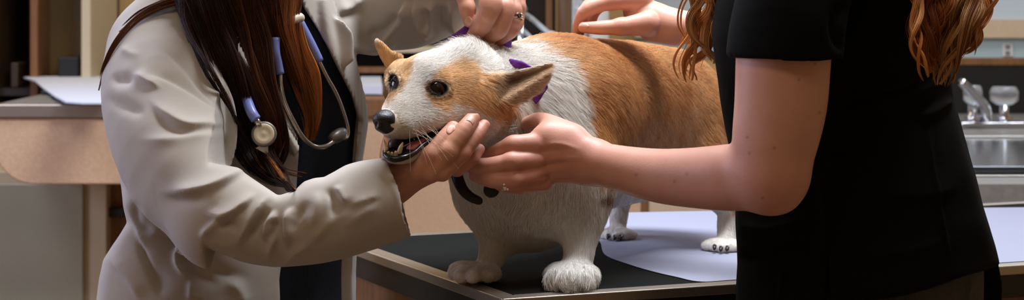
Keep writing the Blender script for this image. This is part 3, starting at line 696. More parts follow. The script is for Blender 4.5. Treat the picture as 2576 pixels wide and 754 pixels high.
guides = [  # (px, py, Y, direction in the room)
    (985, 290, 2.19, (.6, .5, .1)), (1040, 290, 2.21, (.75, .4, .0)), (1050, 230, 2.24, (.55, .6, .45)), (1050, 150, 2.28, (.45, .75, .35)), (1110, 140, 2.28, (.6, .75, .2)),
    (1150, 180, 2.27, (.8, .5, .15)), (1100, 260, 2.24, (.85, .4, -.05)), (1170, 250, 2.25, (.9, .35, -.2)), (1220, 260, 2.26, (.8, .3, -.6)), (1250, 310, 2.30, (.6, .2, -.9)), (1160, 300, 2.25, (.9, .3, .05)),
    (1040, 395, 2.21, (.7, .3, -.5)), (1000, 405, 2.19, (.3, .2, -.9)),
    (1180, 130, 2.33, (-.25, .25, 1.)), (1230, 120, 2.38, (.3, .6, .8)), (1140, 118, 2.32, (-.5, .3, .8)), (970, 230, 2.28, (-.5, .5, -.5)), (970, 140, 2.31, (-.3, .5, .8)),
    (1300, 220, 2.30, (.9, .3, .25)), (1370, 180, 2.31, (.9, .3, .3)),
    (1290, 340, 2.33, (.1, -.1, -1.)), (1230, 360, 2.33, (-.2, -.1, -1.)), (1400, 160, 2.45, (.7, .6, -.45)), (1400, 250, 2.42, (.6, .3, -.75)), (1320, 120, 2.44, (.7, .7, .1)),
    (1500, 120, 2.58, (.55, .8, -.15)), (1520, 220, 2.56, (.6, .6, -.5)), (1540, 330, 2.57, (.5, .4, -.8)), (1650, 140, 2.74, (.5, .8, -.2)), (1650, 250, 2.7, (.5, .6, -.6)), (1700, 340, 2.7, (.45, .4, -.8)), (1780, 250, 2.8, (.4, .6, -.8)),
    (1150, 480, 2.42, (-.35, -.15, -.95)), (1250, 500, 2.37, (-.1, -.25, -1.)), (1350, 500, 2.36, (0, -.25, -1.)), (1320, 590, 2.42, (0, -.1, -1.)), (1440, 520, 2.37, (.1, -.1, -1.)), (1510, 520, 2.45, (.35, .2, -1.)),
    (1460, 640, 2.38, (0, -.2, -1.)), (1240, 620, 2.43, (0, -.1, -1.)), (1430, 680, 2.34, (-.1, -1, -.5)), (1180, 675, 2.39, (-.7, -.6, -.4)), (1555, 560, 2.85, (0, 0, -1)), (1820, 560, 2.73, (0, 0, -1)), (1553, 590, 2.82, (-.3, -.9, -.3)), (1820, 616, 2.69, (-.3, -.9, -.3)),
    (1500, 440, 2.6, (.3, .3, -.9)), (1700, 440, 2.75, (.3, .3, -.9)), (1500, 300, 2.8, (.4, .7, -.6)), (1350, 250, 2.66, (.3, .8, -.6)), (1700, 300, 2.95, (.2, .3, -.9))]
GP = np.array([P(*g[:3]) for g in guides]); GD = unit(np.array([g[3] for g in guides], float))
def flow(V):
    out = np.zeros_like(V)
    for i in range(0, len(V), 50000):
        dd = ((V[i:i+50000, None]-GP[None])**2).sum(2)+1e-5; ww = 1/dd**1.6; out[i:i+50000] = (ww@GD)/ww.sum(1)[:, None]
    return unit(out)
fc = facing(V, N); L0 = fur_len(V)
wt = np.where((V[:, 1] < 2.335) & (px < 1200) & (py < 420), 2.6, 1.)*np.where(fc > -.25, 1., .3)*np.interp(L0, [.003, .008, .02], [2.6, 1.5, .9])
# bare where there is mouth, eye or nose
bare = sstep(0, 6, poly_sd(px, py, mouth_poly)); hm = V[:, 1] < 2.34
wt = np.where(hm, wt*bare, wt)
for ex, ey, Y in EY:
    q = np.hypot((px-ex)/(31 if ex > 1050 else 17), (py-ey)/(22 if ex > 1050 else 24)); wt = np.where(hm & (q < 1), 0, wt)
wt = np.where(hm & (np.hypot((px-968)/34, (py-306)/33) < 1), 0, wt)
NF = 250000
R, I, W = scatter(V, Q, NF, wt); Nn = unit((N[I]*W[:, :, None]).sum(1)); Lf = fur_len(R)*RNG.uniform(.65, 1.15, NF)
fl = flow(R)+RNG.normal(0, .16, (NF, 3))+np.stack([noise3(R+k*7, 55) for k in range(3)], 1)*.32
tg = unit(fl-Nn*(fl*Nn).sum(1)[:, None]); lift = np.interp(fur_len(R), [.003, .007, .018, .03], [.30, .26, .34, .5])
nape = np.exp(-(((PX(R)[0]-1180)/55)**2+((PX(R)[1]-125)/26)**2))*(R[:, 2] > 1.165)*(R[:, 1] < 2.42)
D = unit(tg+Nn*(lift+nape*.9+RNG.normal(0, .06, NF))[:, None])
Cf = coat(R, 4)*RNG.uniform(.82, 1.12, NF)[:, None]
M['fur'] = tint_mat('dog fur', .55, .25)
fur = strands('fur', R+Nn*.0001, D, Lf, np.clip(Cf, 0, 1), np.full(NF, .00016)*np.interp(Lf, [.003, .008, .02], [.6, .75, 1.25]), 5, M['fur'], dog, gravity=(-Nn*(lift*.5)[:, None]+np.array([0, 0, -.10])), clump=.6, nclump=36)
fur['kind'] = 'stuff'

# ---- eyes, nose, teeth, tongue
M['eye'] = pbr('wet dark eye', srgb(24, 15, 10), .06, spec=.45)
M['nose'] = pbr('black nose leather', srgb(34, 31, 30), .36, bump=(700, .35), spec=.5)
M['tooth'] = pbr('tooth', srgb(226, 206, 170), .25, Subsurface_Weight=.1)
M['tongue'] = pbr('tongue', srgb(196, 110, 108), .3, noise=(120, .12), Subsurface_Weight=.15, bump=(500, .3))
M['lining'] = pbr('dark mouth lining', srgb(52, 26, 22), .35)
M['lip'] = pbr('black lip', srgb(24, 17, 16), .25)
for (ex, ey, Y), r in zip(EY, (.0185, .0150)):
    i = np.round((P(ex, ey, Y+.004)-d.lo)/d.v).astype(int)
    gr = np.array([d.f[tuple(i+3*e)]-d.f[tuple(i-3*e)] for e in np.eye(3, dtype=int)]); gr = GR[ex]; c = P(ex, ey, Y)-GR[ex]*(r-(.0034 if ex > 1050 else .0032)); mb = MB().sphere(c, r, 20); mb.build('eye', M['eye'], dog)
n_ = SDF((-.18, 2.13, 1.07), (-.09, 2.24, 1.14), .0007)
n_.ell((970, 305, 2.186), (.0125, .0125, .013), yaw=42, k=.004).ell((967, 298, 2.181), (.0135, .0085, .012), yaw=42, k=.005).ell((976, 315, 2.184), (.0105, .009, .012), yaw=42, k=.004)
n_.chain([(955, 318, 2.176, 12), (966, 327, 2.178, 8)], .004)
Yn = sdf_depth(n_, 985, 313, 2.14) or 2.18
n_.chain([(981, 309, Yn, 4), (985, 315, Yn, 6), (993, 316, Yn+.003, 4)], .002, '-')
Yn = sdf_depth(n_, 948, 312, 2.14) or 2.18
n_.chain([(948, 308, Yn, 3), (946, 315, Yn, 4.5)], .002, '-')
n_.chain([(962, 312, 2.171, 2), (965, 335, 2.172, 2)], .002, '-')
v, q = n_.mesh(2); link_mesh('nose', np_mesh('nose', v, q), M['nose'], dog)
def tooth(name, pts, k=.0015):
    a = np.array([P(*p[:3]) for p in pts]); R_ = max(p[3] for p in pts)*.00045+.004
    s = SDF(a.min(0)-R_, a.max(0)+R_, .0005); s.chain(pts, k); v, q = s.mesh(1); return link_mesh(name, np_mesh(name, v, q), M['tooth'], dog)
tooth('tooth', [(1004, 385, 2.186, 7), (1008, 371, 2.183, 5.5), (1013, 359, 2.182, 2)])
tooth('tooth', [(972, 374, 2.188, 5), (969, 363, 2.187, 4), (966, 352, 2.187, 1.6)])
for x, y, r in [(969, 380, 4), (977, 386, 4.5), (986, 388, 5), (996, 386, 5.5)]: tooth('tooth', [(x, y+3, 2.183, r), (x, y-3, 2.181, r*.8)])
for x, y, r in [(1042, 350, 3), (1055, 347, 3.5), (1069, 341, 3.5), (1082, 334, 3.5)]: tooth('tooth', [(x, y-7, 2.2+(x-1010)*.0004, r), (x+1, y+2, 2.198+(x-1010)*.0004, r*.4)])
M['claw'] = pbr('dark claw', srgb(44, 34, 28), .35)
for x, y, Y in CLAWS: MB().tube([P(x+1, y-9, Y+.004), P(x, y-3, Y-.001), P(x-1, y+1, Y-.004)], [.0030, .0026, .0008], 8).build('claw', M['claw'], dog)
t_ = SDF((-.16, 2.15, 1.05), (-.05, 2.27, 1.12), .0009)
t_.chain([(1022, 383, 2.196, 8), (1036, 374, 2.199, 12), (1060, 358, 2.212, 10), (1092, 340, 2.232, 7)], .006, flat=((.67, -.74, .0), 1.0))
t_.chain([(1000, 384, 2.205, 8), (1030, 372, 2.215, 12), (1070, 352, 2.235, 10)], .006)
g_ = SDF((-.17, 2.17, 1.04), (-.03, 2.30, 1.12), .0011)
g_.chain([(996, 366, 2.224, 21), (1040, 351, 2.238, 20), (1095, 332, 2.255, 13)], .004)
v, q = g_.mesh(2); link_mesh('mouth_lining', np_mesh('mouth_lining', v, q), M['lining'], dog)
v, q = t_.mesh(2); link_mesh('tongue', np_mesh('tongue', v, q), M['tongue'], dog)
l_ = SDF((-.17, 2.14, 1.04), (-.03, 2.28, 1.12), .0009)
l_.chain([(967, 381, 2.186, 5), (972, 392, 2.180, 7), (990, 400, 2.174, 8), (1016, 396, 2.176, 8), (1042, 384, 2.190, 7), (1062, 366, 2.203, 6), (1092, 347, 2.214, 5), (1122, 325, 2.225, 4)], .004)
v, q = l_.mesh(2); link_mesh('lip', np_mesh('lip', v, q), M['lip'], dog)

# whiskers
wr = np.array([(1030+i % 5*14, 318+(i*7) % 22-(i % 5)*3) for i in range(15)], float); rt = []
for x, y in wr: rt.append(P(x, y, sdf_depth(d, x, y) or 2.2))
rt = np.array(rt); wd = unit(np.array([.55, -.25, -.55])+RNG.normal(0, .22, (15, 3)))
wk = strands('whiskers', rt, wd, RNG.uniform(.03, .055, 15), np.tile(srgb(236, 214, 190)[:3], (15, 1)), np.full(15, .00016), 8, M['fur'], dog, gravity=np.tile([0, 0, -.25], (15, 1))); wk['kind'] = 'stuff'
# ------------------------------------------------------------ materials for people
M['skin'] = tint_mat('skin', .46, .35, bump=(420, .12), sss=.18)
M['nail'] = pbr('fingernail', srgb(204, 150, 128), .42)
M['coat'] = pbr('white cotton lab coat', srgb(182, 173, 163), .85, bump=(1600, .07), spec=.15, noise=(5, .03), Sheen_Weight=.08)
M['navy'] = pbr('dark navy cotton top', srgb(36, 41, 50), .85, bump=(420, .3), spec=.2)
M['scrub'] = pbr('black scrub cotton', srgb(12, 12, 10), .95, bump=(900, .12), spec=.12)
M['jeans'] = pbr('faded black denim', srgb(62, 58, 54), .85, bump=(600, .4), noise=(60, .2))
M['shoe'] = pbr('black shoe', srgb(24, 22, 20), .5)
M['gold'] = pbr('pale gold ring', srgb(226, 198, 150), .18, 1)
M['silver'] = pbr('silver ring', srgb(222, 216, 204), .16, 1)
M['stone'] = pbr('clear ring stones', srgb(245, 240, 235), .05, 0, Coat_Weight=1.0)

def wrinkle(V, N, sc, amt):
    return V+N*((noise3(V, sc)+.5*noise3(V+5, sc*2.1))*amt)[:, None]
def skin_tint(V, base, red, spots, freckles=None):
    n = (.5+.5*noise3(V, 60))[:, None]*.18+(.5+.5*noise3(V+2, 17))[:, None]*.22
    C = np.array(srgb(*base)[:3])*(1-n)+np.array(srgb(*red)[:3])*n
    for p, r, a in spots:
        g = (np.exp(-((V-p)**2).sum(1)/r**2)*a)[:, None]; C = C*(1-g)+np.array(srgb(*red)[:3])*g
    if freckles is not None:
        x, y = PX(V)
        for fx, fy in freckles:
            g = (np.exp(-((x-fx)**2+(y-fy)**2)/3.6**2)*.5)[:, None]; C = C*(1-g)+np.array(srgb(96, 58, 42)[:3])*g
    return C
def arm_mesh(lo, hi, vox, build, smooth=2):
    s = SDF(lo, hi, vox); build(s); V, Q = s.mesh(smooth); return s, V, Q
def bbox_px(rows, pad=.02):
    a = np.array([P(*r[:3]) for r in rows]); r = max(r[3]*r[2]/F for r in rows)+pad; return a.min(0)-r, a.max(0)+r
def nail(s, p, r, parent, roll=0):
    """a nail plate: the finger's own surface lifted a hair within an oval"""
    c = P(*p); sl, g = s.block(c-.016, c+.016); n = SDF.__new__(SDF); a0 = np.array([q.start for q in sl]); n.v = s.v; n.lo = s.lo+a0*s.v
    n.n = np.array([q.stop-q.start for q in sl]); n.ax = [s.ax[i][sl[i]] for i in range(3)]
    x, y, z = np.broadcast_arrays(*g); px, py = CX+F*x/y-p[0], YH+F*(ZC-z)/y-p[1]; ro = math.radians(roll); ca, sa = math.cos(ro), math.sin(ro)
    u = px*ca-py*sa; w_ = px*sa+py*ca; k = np.hypot(u/r[0], w_/r[1]); d2 = (k-1)*min(r)*p[2]/F
    n.f = np.maximum(np.maximum(s.f[sl]-.0006, d2), y-p[2]-.002).astype(np.float32); v, q = n.mesh(1); link_mesh('fingernail', np_mesh('fingernail', v, q), M['nail'], parent)
def figure(s, hips, chest, neck, head, foot_l, foot_r):
    """rough hidden rest of a body: trunk, neck and head"""
    s.cone(hips, chest, .115, .125, .05).cone(chest, neck, .10, .05, .05).cone(neck, head-np.array([0, 0, .06]), .05, .052, .03)

# ------------------------------------------------------------ person in the white coat
vet = tag(empty('person', (-.34, 2.52, 0)), 'person in a white coat with long dark hair cupping the dog under its chin', 'person')
FN = (.70, -.71, 0)                                            # the way the chest faces
T = SDF((-.64, 2.16, .52), (.02, 2.86, 1.56), .0036)           # trunk in the dark top
def trunk(s, g, bottom):
    w = lambda x, y, Y, r: (x, y, Y, r+g*F/Y)
    s.chain([w(575, bottom, 2.55, 350), w(590, 700, 2.54, 318), w(612, 420, 2.53, 312), w(632, 150, 2.53, 300)], .05, flat=(FN, .70))
    s.chain([w(632, 150, 2.53, 250), w(640, -20, 2.53, 200), w(655, -150, 2.52, 120)], .06, flat=(FN, .75))
trunk(T, 0, 1000)
OUT = [(210, 1200), (225, 900), (242, 760), (250, 700), (262, 655), (300, 595), (322, 560), (312, 520), (306, 470), (292, 420), (262, 330), (244, 260), (240, 200), (258, 130), (300, 50), (345, -10), (420, -150), (560, -300), (1400, -300), (1400, 1200)]
T.mask([(x+(34 if x < 600 and x > -100 else 0), y) for x, y in OUT], .012, '&'); T.mask([(-200, -300), (-200, 1200), (918, 1200), (920, 760), (912, 640), (925, 420), (918, 330), (896, 230), (880, 130), (870, -300)], .006, '&')
vt, qt = T.mesh(2); nt = normals(vt, qt); vt = wrinkle(vt, nt, 9, .004); link_mesh('top', np_mesh('top', vt, qt), M['navy'], vet)
K = SDF((-.66, 2.02, .52), (.06, 2.88, 1.62), .0026)           # the coat
trunk(K, .013, 1000)
K.chain([(520, 700, 2.52, 290), (500, 900, 2.52, 330)], .05)   # skirt of the coat
opening = [(560, -120), (606, 80), (660, 176), (705, 258), (748, 345), (752, 385), (742, 480), (712, 640), (703, 700), (698, 1100), (908, 1100), (905, 640), (893, 400), (905, 300), (884, 240), (800, 80), (764, 20), (730, -120)]
K.mask(opening, .003, '-', hi=(.06, 2.56, 1.62))
K.mask(OUT, .012, '&')
K.mask([(-200, -300), (-200, 1200), (930, 1200), (935, 760), (928, 640), (945, 420), (938, 330), (912, 230), (892, 130), (1300, 130), (1300, -300)], .006, '&', lo=(-.66, 2.22, .52))
sl_up = [(395, 130, 2.43, 128), (420, 260, 2.35, 158), (470, 420, 2.27, 152), (560, 545, 2.215, 122)]
sl_fo = [(560, 545, 2.215, 122), (680, 562, 2.205, 112), (800, 553, 2.20, 116), (900, 522, 2.205, 114), (985, 500, 2.215, 104)]
K.chain(sl_up, .022); K.chain(sl_fo, .02)
# trim the sleeve end and hollow it
K.mask([(962, 388), (1003, 482), (1016, 545), (1036, 604), (1200, 640), (1200, 300), (960, 300)], .003, '-', lo=(-.2, 2.02, .9), hi=(.06, 2.34, 1.2))
K.mask([(480, 800), (480, 604), (600, 655), (690, 690), (760, 673), (900, 641), (1042, 606), (1100, 600), (1100, 385), (955, 391), (905, 402), (870, 414), (842, 432), (815, 446), (790, 446), (765, 455), (742, 478), (700, 490), (600, 420), (480, 400), (200, 400), (200, 800)], .01, '&', lo=(-.335, 2.02, .9), hi=(.06, 2.33, 1.2))
K.chain([(880, 530, 2.203, 88), (985, 502, 2.213, 90), (1060, 482, 2.218, 88)], .002, '-')
# far sleeve reaching over the dog
K.chain([(850, -60, 2.63, 110), (960, 0, 2.58, 118), (1055, 5, 2.53, 114), (1130, -60, 2.48, 108), (1215, -190, 2.43, 90)], .03)
# lapels
lapel = lambda base, lift: (lambda px, py: base+0*px)
def lay(s, poly, lift, th, k=.003, src=None):
    """cloth slab lying on the sculpt: its depth follows the surface below the outline"""
    poly = np.asarray(poly, float); src = src or s; c = []
    for t in np.linspace(0, 1, 5):
        for i in range(len(poly)):
            q = poly[i]*(1-t*.9)+poly.mean(0)*t*.9; Y = sdf_depth(src, q[0], q[1], 2.15, 2.75)
            if Y is not None: c.append((q[0], q[1], Y))
    c = np.array(c); A = np.c_[np.ones(len(c)), c[:, :2]/1000, (c[:, 0]/1000)**2, (c[:, 1]/1000)**2, c[:, 0]*c[:, 1]/1e6]; w, *_ = np.linalg.lstsq(A, c[:, 2], rcond=None)
    def dep(px, py):
        x, y = px/1000, py/1000; return w[0]+w[1]*x+w[2]*y+w[3]*x*x+w[4]*y*y+w[5]*x*y-lift
    s.sheet(poly, dep, th, k, round_=.001)
lay(K, [(752, 10), (800, 78), (846, 160), (886, 240), (907, 302), (922, 270), (914, 230), (893, 150), (860, 60), (838, -10)], .008, .007)
yk = sdf_depth(K, 868, 150, 2.15) or 2.46
K.sheet([(838, 40), (866, 50), (888, 76), (893, 96), (891, 152), (866, 172), (842, 100)], lambda px, py: yk-.004+0*px, .007, .003, round_=.002)
lay(K, [(596, 70), (640, 130), (690, 225), (748, 343), (752, 372), (742, 400), (716, 372), (668, 250), (600, 160)], .007, .006)
print('coat sdf ok')
v, q = K.mesh(3); n = normals(v, q); v = v+n*((noise3(v, 11)*.0022+noise3(v+4, 24)*.0011))[:, None]; n = normals(v, q); f_ = facing(v, n)
yr = (2.0, 2.36)
FOLDS = [  # line, width px, height m, side
    ([(300, 115), (330, 135), (360, 142)], 12, .004, 0), ([(335, 180), (365, 205), (410, 225)], 10, .008, 1), ([(350, 178), (420, 196), (490, 232), (545, 270), (575, 292)], 11, -.007, 1),
    ([(395, 118), (450, 155), (510, 225), (570, 288)], 10, -.006, 1), ([(370, 240), (410, 285), (470, 318), (540, 314), (580, 300)], 12, .009, 1), ([(385, 265), (430, 320), (500, 340)], 16, -.005, 0),
    ([(330, 350), (420, 352), (520, 342), (590, 330)], 14, .004, 0), ([(275, 190), (300, 200), (340, 196)], 14, -.007, 0), ([(260, 240), (300, 260), (370, 290)], 14, -.006, 0),
    ([(390, 475), (440, 485), (510, 478), (570, 455), (640, 410)], 12, .010, 1), ([(400, 495), (460, 505), (540, 495)], 14, -.006, 0),
    ([(515, 520), (530, 540), (560, 545), (610, 518), (650, 480)], 10, .011, 1), ([(500, 600), (520, 575), (560, 545)], 9, .008, -1), ([(540, 580), (580, 560), (600, 590)], 10, -.006, 0),
    ([(602, 635), (606, 600), (640, 545), (690, 480)], 9, .010, 1), ([(618, 610), (650, 560), (680, 520)], 9, -.010, 0), ([(672, 610), (665, 580), (685, 540), (700, 530)], 8, .010, -1), ([(680, 605), (690, 575), (692, 545)], 7, -.012, 0),
    ([(682, 665), (680, 640), (695, 590), (700, 550)], 8, .007, 1), ([(725, 620), (718, 580), (722, 540), (745, 520)], 10, .010, -1), ([(740, 600), (742, 560), (780, 500)], 12, -.006, 0),
    ([(765, 580), (790, 545), (800, 510), (795, 475)], 14, .005, 0), ([(818, 470), (834, 500), (840, 550)], 12, -.007, 1), ([(838, 465), (856, 495), (872, 520)], 9, .006, 1), ([(872, 520), (910, 508), (965, 488)], 9, .004, 1), ([(790, 620), (800, 590), (850, 540)], 14, .004, 0),
    ([(860, 575), (900, 545), (960, 510)], 16, .004, 0), ([(700, 680), (740, 640), (790, 605)], 12, .004, 0),
    ([(955, 395), (995, 485), (1008, 545), (1028, 604)], 6, .0014, 0),
]
for L, w_, h, sd in FOLDS: fold(v, n, f_, L, w_*1.0, h*.82, taper=.35, side=sd, yr=yr)
n = normals(v, q); f_ = facing(v, n)
for L, w_, h, sd in [  # body of the coat and the far sleeve
    ([(305, 470), (330, 530), (350, 580), (400, 700)], 14, .010, 1), ([(340, 590), (360, 640), (410, 754)], 12, -.010, 1), ([(455, 600), (443, 640), (450, 670), (480, 700)], 10, .014, 1), ([(470, 600), (462, 640), (500, 690), (560, 720)], 14, -.010, 0),
    ([(270, 640), (320, 700), (360, 760)], 14, .007, 1), ([(335, 500), (345, 560), (390, 585)], 12, -.008, 0), ([(480, 700), (476, 760)], 10, .006, 1), ([(380, 560), (440, 610), (540, 680), (640, 700)], 16, -.008, 0),
    ([(560, 700), (600, 730), (620, 780)], 16, .006, 0)]:
    fold(v, n, f_, L, w_*1.1, h*.75, taper=.3, side=sd, yr=(2.2, 2.62))
for L, w_, h, sd in [
    ([(850, 30), (885, 22), (915, 0)], 9, .005, 1), ([(845, 38), (880, 36), (925, 12)], 11, -.004, 0), ([(940, 112), (985, 75), (1010, 40), (1025, 0)], 9, .012, -1), ([(920, 95), (970, 72), (1000, 30)], 14, -.008, 0),
    ([(1045, 0), (1046, 35), (1062, 80), (1075, 108)], 7, .011, 1), ([(1095, 0), (1082, 40), (1078, 100)], 7, .010, -1), ([(1070, 20), (1072, 90)], 8, -.010, 0), ([(1130, 0), (1132, 50), (1142, 90)], 7, .009, 1), ([(1110, 10), (1115, 80)], 9, -.006, 0), ([(890, 125), (960, 118), (1010, 100)], 10, .006, 0)]:
    fold(v, n, f_, L, w_*1.1, h, side=sd, yr=(2.36, 2.72))
v = relax(v, q, 1)
link_mesh('coat', np_mesh('coat', v, q), M['coat'], vet)

# arms and hands
h1 = SDF((-.36, 2.14, .96), (-.012, 2.30, 1.115), .00125)
h1.chain([(780, 560, 2.21, 62), (900, 515, 2.215, 52), (985, 466, 2.222, 44)], .015, flat=((0, 1, 0), .85))
h1.chain([(985, 462, 2.222, 44), (1030, 436, 2.213, 42), (1085, 418, 2.207, 34)], .012)
h1.chain([(990, 472, 2.224, 34), (1060, 436, 2.215, 28), (1120, 415, 2.216, 24), (1165, 398, 2.226, 20)], .012)
h1.chain([(1010, 432, 2.232, 44), (985, 400, 2.243, 30), (978, 368, 2.250, 20), (980, 345, 2.255, 15)], .012)
F1 = [[(1046, 434, 2.203, 27), (1084, 393, 2.203, 24.5), (1118, 350, 2.211, 22.5), (1140, 322, 2.221, 18.5)],
      [(1082, 436, 2.203, 26), (1128, 384, 2.203, 24), (1165, 330, 2.211, 22.5), (1189, 298, 2.226, 18.5)],
      [(1112, 432, 2.206, 25), (1160, 386, 2.213, 22), (1196, 343, 2.223, 19), (1218, 315, 2.236, 15)],
      [(1150, 424, 2.22, 21), (1186, 398, 2.232, 17), (1206, 375, 2.243, 14)]]
for f in F1:
    h1.chain(f, .0025); h1.ell((f[1][0], f[1][1], f[1][2]-.001), (f[1][3]*.00047,)*3, k=.004)
for f in F1[:3]:                                                   # creases at the joints
    a = np.array(f[2][:2]); u = np.array(f[3][:2])-np.array(f[1][:2]); u = u/np.linalg.norm(u); w_ = np.array([-u[1], u[0]])
vh1, qh1 = h1.mesh(2)
h3 = SDF((-.09, 2.30, 1.18), (.05, 2.50, 1.42), .0013)
h3.chain([(1215, -215, 2.43, 46), (1228, -140, 2.435, 44)], .015); h3.ell((1240, -95, 2.435), (.036, .05, .017), roll=6, k=.012)
F3 = [[(1160, -70, 2.40, 30), (1166, -18, 2.375, 23), (1176, 22, 2.365, 19.5), (1180, 54, 2.362, 15)],
      [(1218, -55, 2.415, 27), (1234, 12, 2.355, 27), (1213, 60, 2.357, 24), (1190, 92, 2.372, 18)],
      [(1258, -55, 2.42, 26), (1268, 22, 2.372, 26), (1252, 72, 2.370, 24), (1210, 104, 2.382, 17.5)],
      [(1286, -50, 2.425, 22), (1291, 28, 2.392, 21), (1284, 74, 2.388, 20), (1244, 106, 2.394, 16)],
      [(1304, -55, 2.44, 18), (1305, 20, 2.42, 17), (1298, 62, 2.415, 16), (1270, 96, 2.41, 13)]]
for f in F3:
    h3.chain(f, .0022); h3.ell((f[1][0], f[1][1], f[1][2]-.001), (f[1][3]*.00050,)*3, k=.004); h3.ell((f[2][0], f[2][1], f[2][2]-.001), (f[2][3]*.00050,)*3, k=.004)
vh3, qh3 = h3.mesh(2)
# the rest of the body, hidden under the clothes and above the frame
bd = SDF((-.62, 2.2, .80), (.05, 2.85, 1.86), .006)
bd.chain([(600, 750, 2.55, 200), (620, 300, 2.54, 215), (632, 120, 2.54, 190), (650, -60, 2.53, 110), (665, -190, 2.50, 105)], .05, flat=(FN, .7))
hc_ = P(700, -400, 2.46); bd.ell((700, -410, 2.46), (.075, .105, .088), yaw=-45, k=.02); bd.ell((722, -330, 2.425), (.045, .06, .05), yaw=-45, k=.03)
bd.ell((762, -375, 2.39), (.010, .02, .012), yaw=-45, k=.008); bd.ell((615, -380, 2.43), (.012, .03, .02), k=.004)
bd.chain([(735, -425, 2.39, 14), (790, -425, 2.43, 14)], .012)
vb, qb = bd.mesh(3)
Vb, Qb = join([(vh1, qh1), (vh3, qh3), (vb, qb)])
spots = [(P(*f[-1][:3]), .012, .55) for f in F1+F3]+[(P(*f[1][:3]), .012, .4) for f in F1+F3]
me = np_mesh('body', Vb, Qb); paint(me, 'tint', skin_tint(Vb, (212, 158, 132), (176, 100, 78), spots)); link_mesh('body', me, M['skin'], vet)
nail(h1, (1134, 326, 2.221), (11, 15), vet, roll=-36); nail(h1, (1183, 305, 2.226), (11, 15), vet, roll=-32); nail(h3, (1179, 53, 2.36), (10, 13), vet, roll=5)
rg = MB(); c = P(1291, 42, 2.391); ax = P(1290, 60, 2.39)-P(1291, 20, 2.394); ax /= np.linalg.norm(ax)
def ring(mb, c, ax, r, wid, th):
    return mb.lathe(c-ax*wid/2, ax, [(r, 0), (r+th*.8, 0), (r+th, wid*.3), (r+th, wid*.7), (r+th*.8, wid), (r, wid), (r, 0)], 32)
ring(rg, c, ax, .0112, .0065, .0012).build('ring', M['silver'], vet)
# trousers and shoes below the frame
tr = SDF((-.62, 2.2, .02), (-.05, 2.9, 1.0), .008)
for sx, sy in ((-.085, -.07), (.085, .09)):
    hx, hy = -.365+sx*.76, 2.55+sy; tr.cone((hx, hy, .84), (hx-.01, hy, .45), .085, .07, .03).cone((hx-.01, hy, .45), (hx-.02, hy+.02, .09), .068, .058, .03)
tr.cone((-.39, 2.52, .86), (-.33, 2.58, .86), .095, .095, .04)
v, q = tr.mesh(2); link_mesh('trousers', np_mesh('trousers', v, q), M['navy'], vet)
for sx, sy in ((-.085, -.07), (.085, .09)):
    hx, hy = -.38+sx, 2.57+sy; s = SDF((hx-.2, hy-.25, -.01), (hx+.25, hy+.2, .14), .006)
    s.cone((hx, hy, .045), (hx+.10, hy-.10, .035), .045, .042, .02).cone((hx, hy, .05), (hx, hy, .09), .042, .045, .02); s.f = np.maximum(s.f, -(s.ax[2][None, None, :]-.001)); v, q = s.mesh(2); link_mesh('shoe', np_mesh('shoe', v, q), M['shoe'], vet)

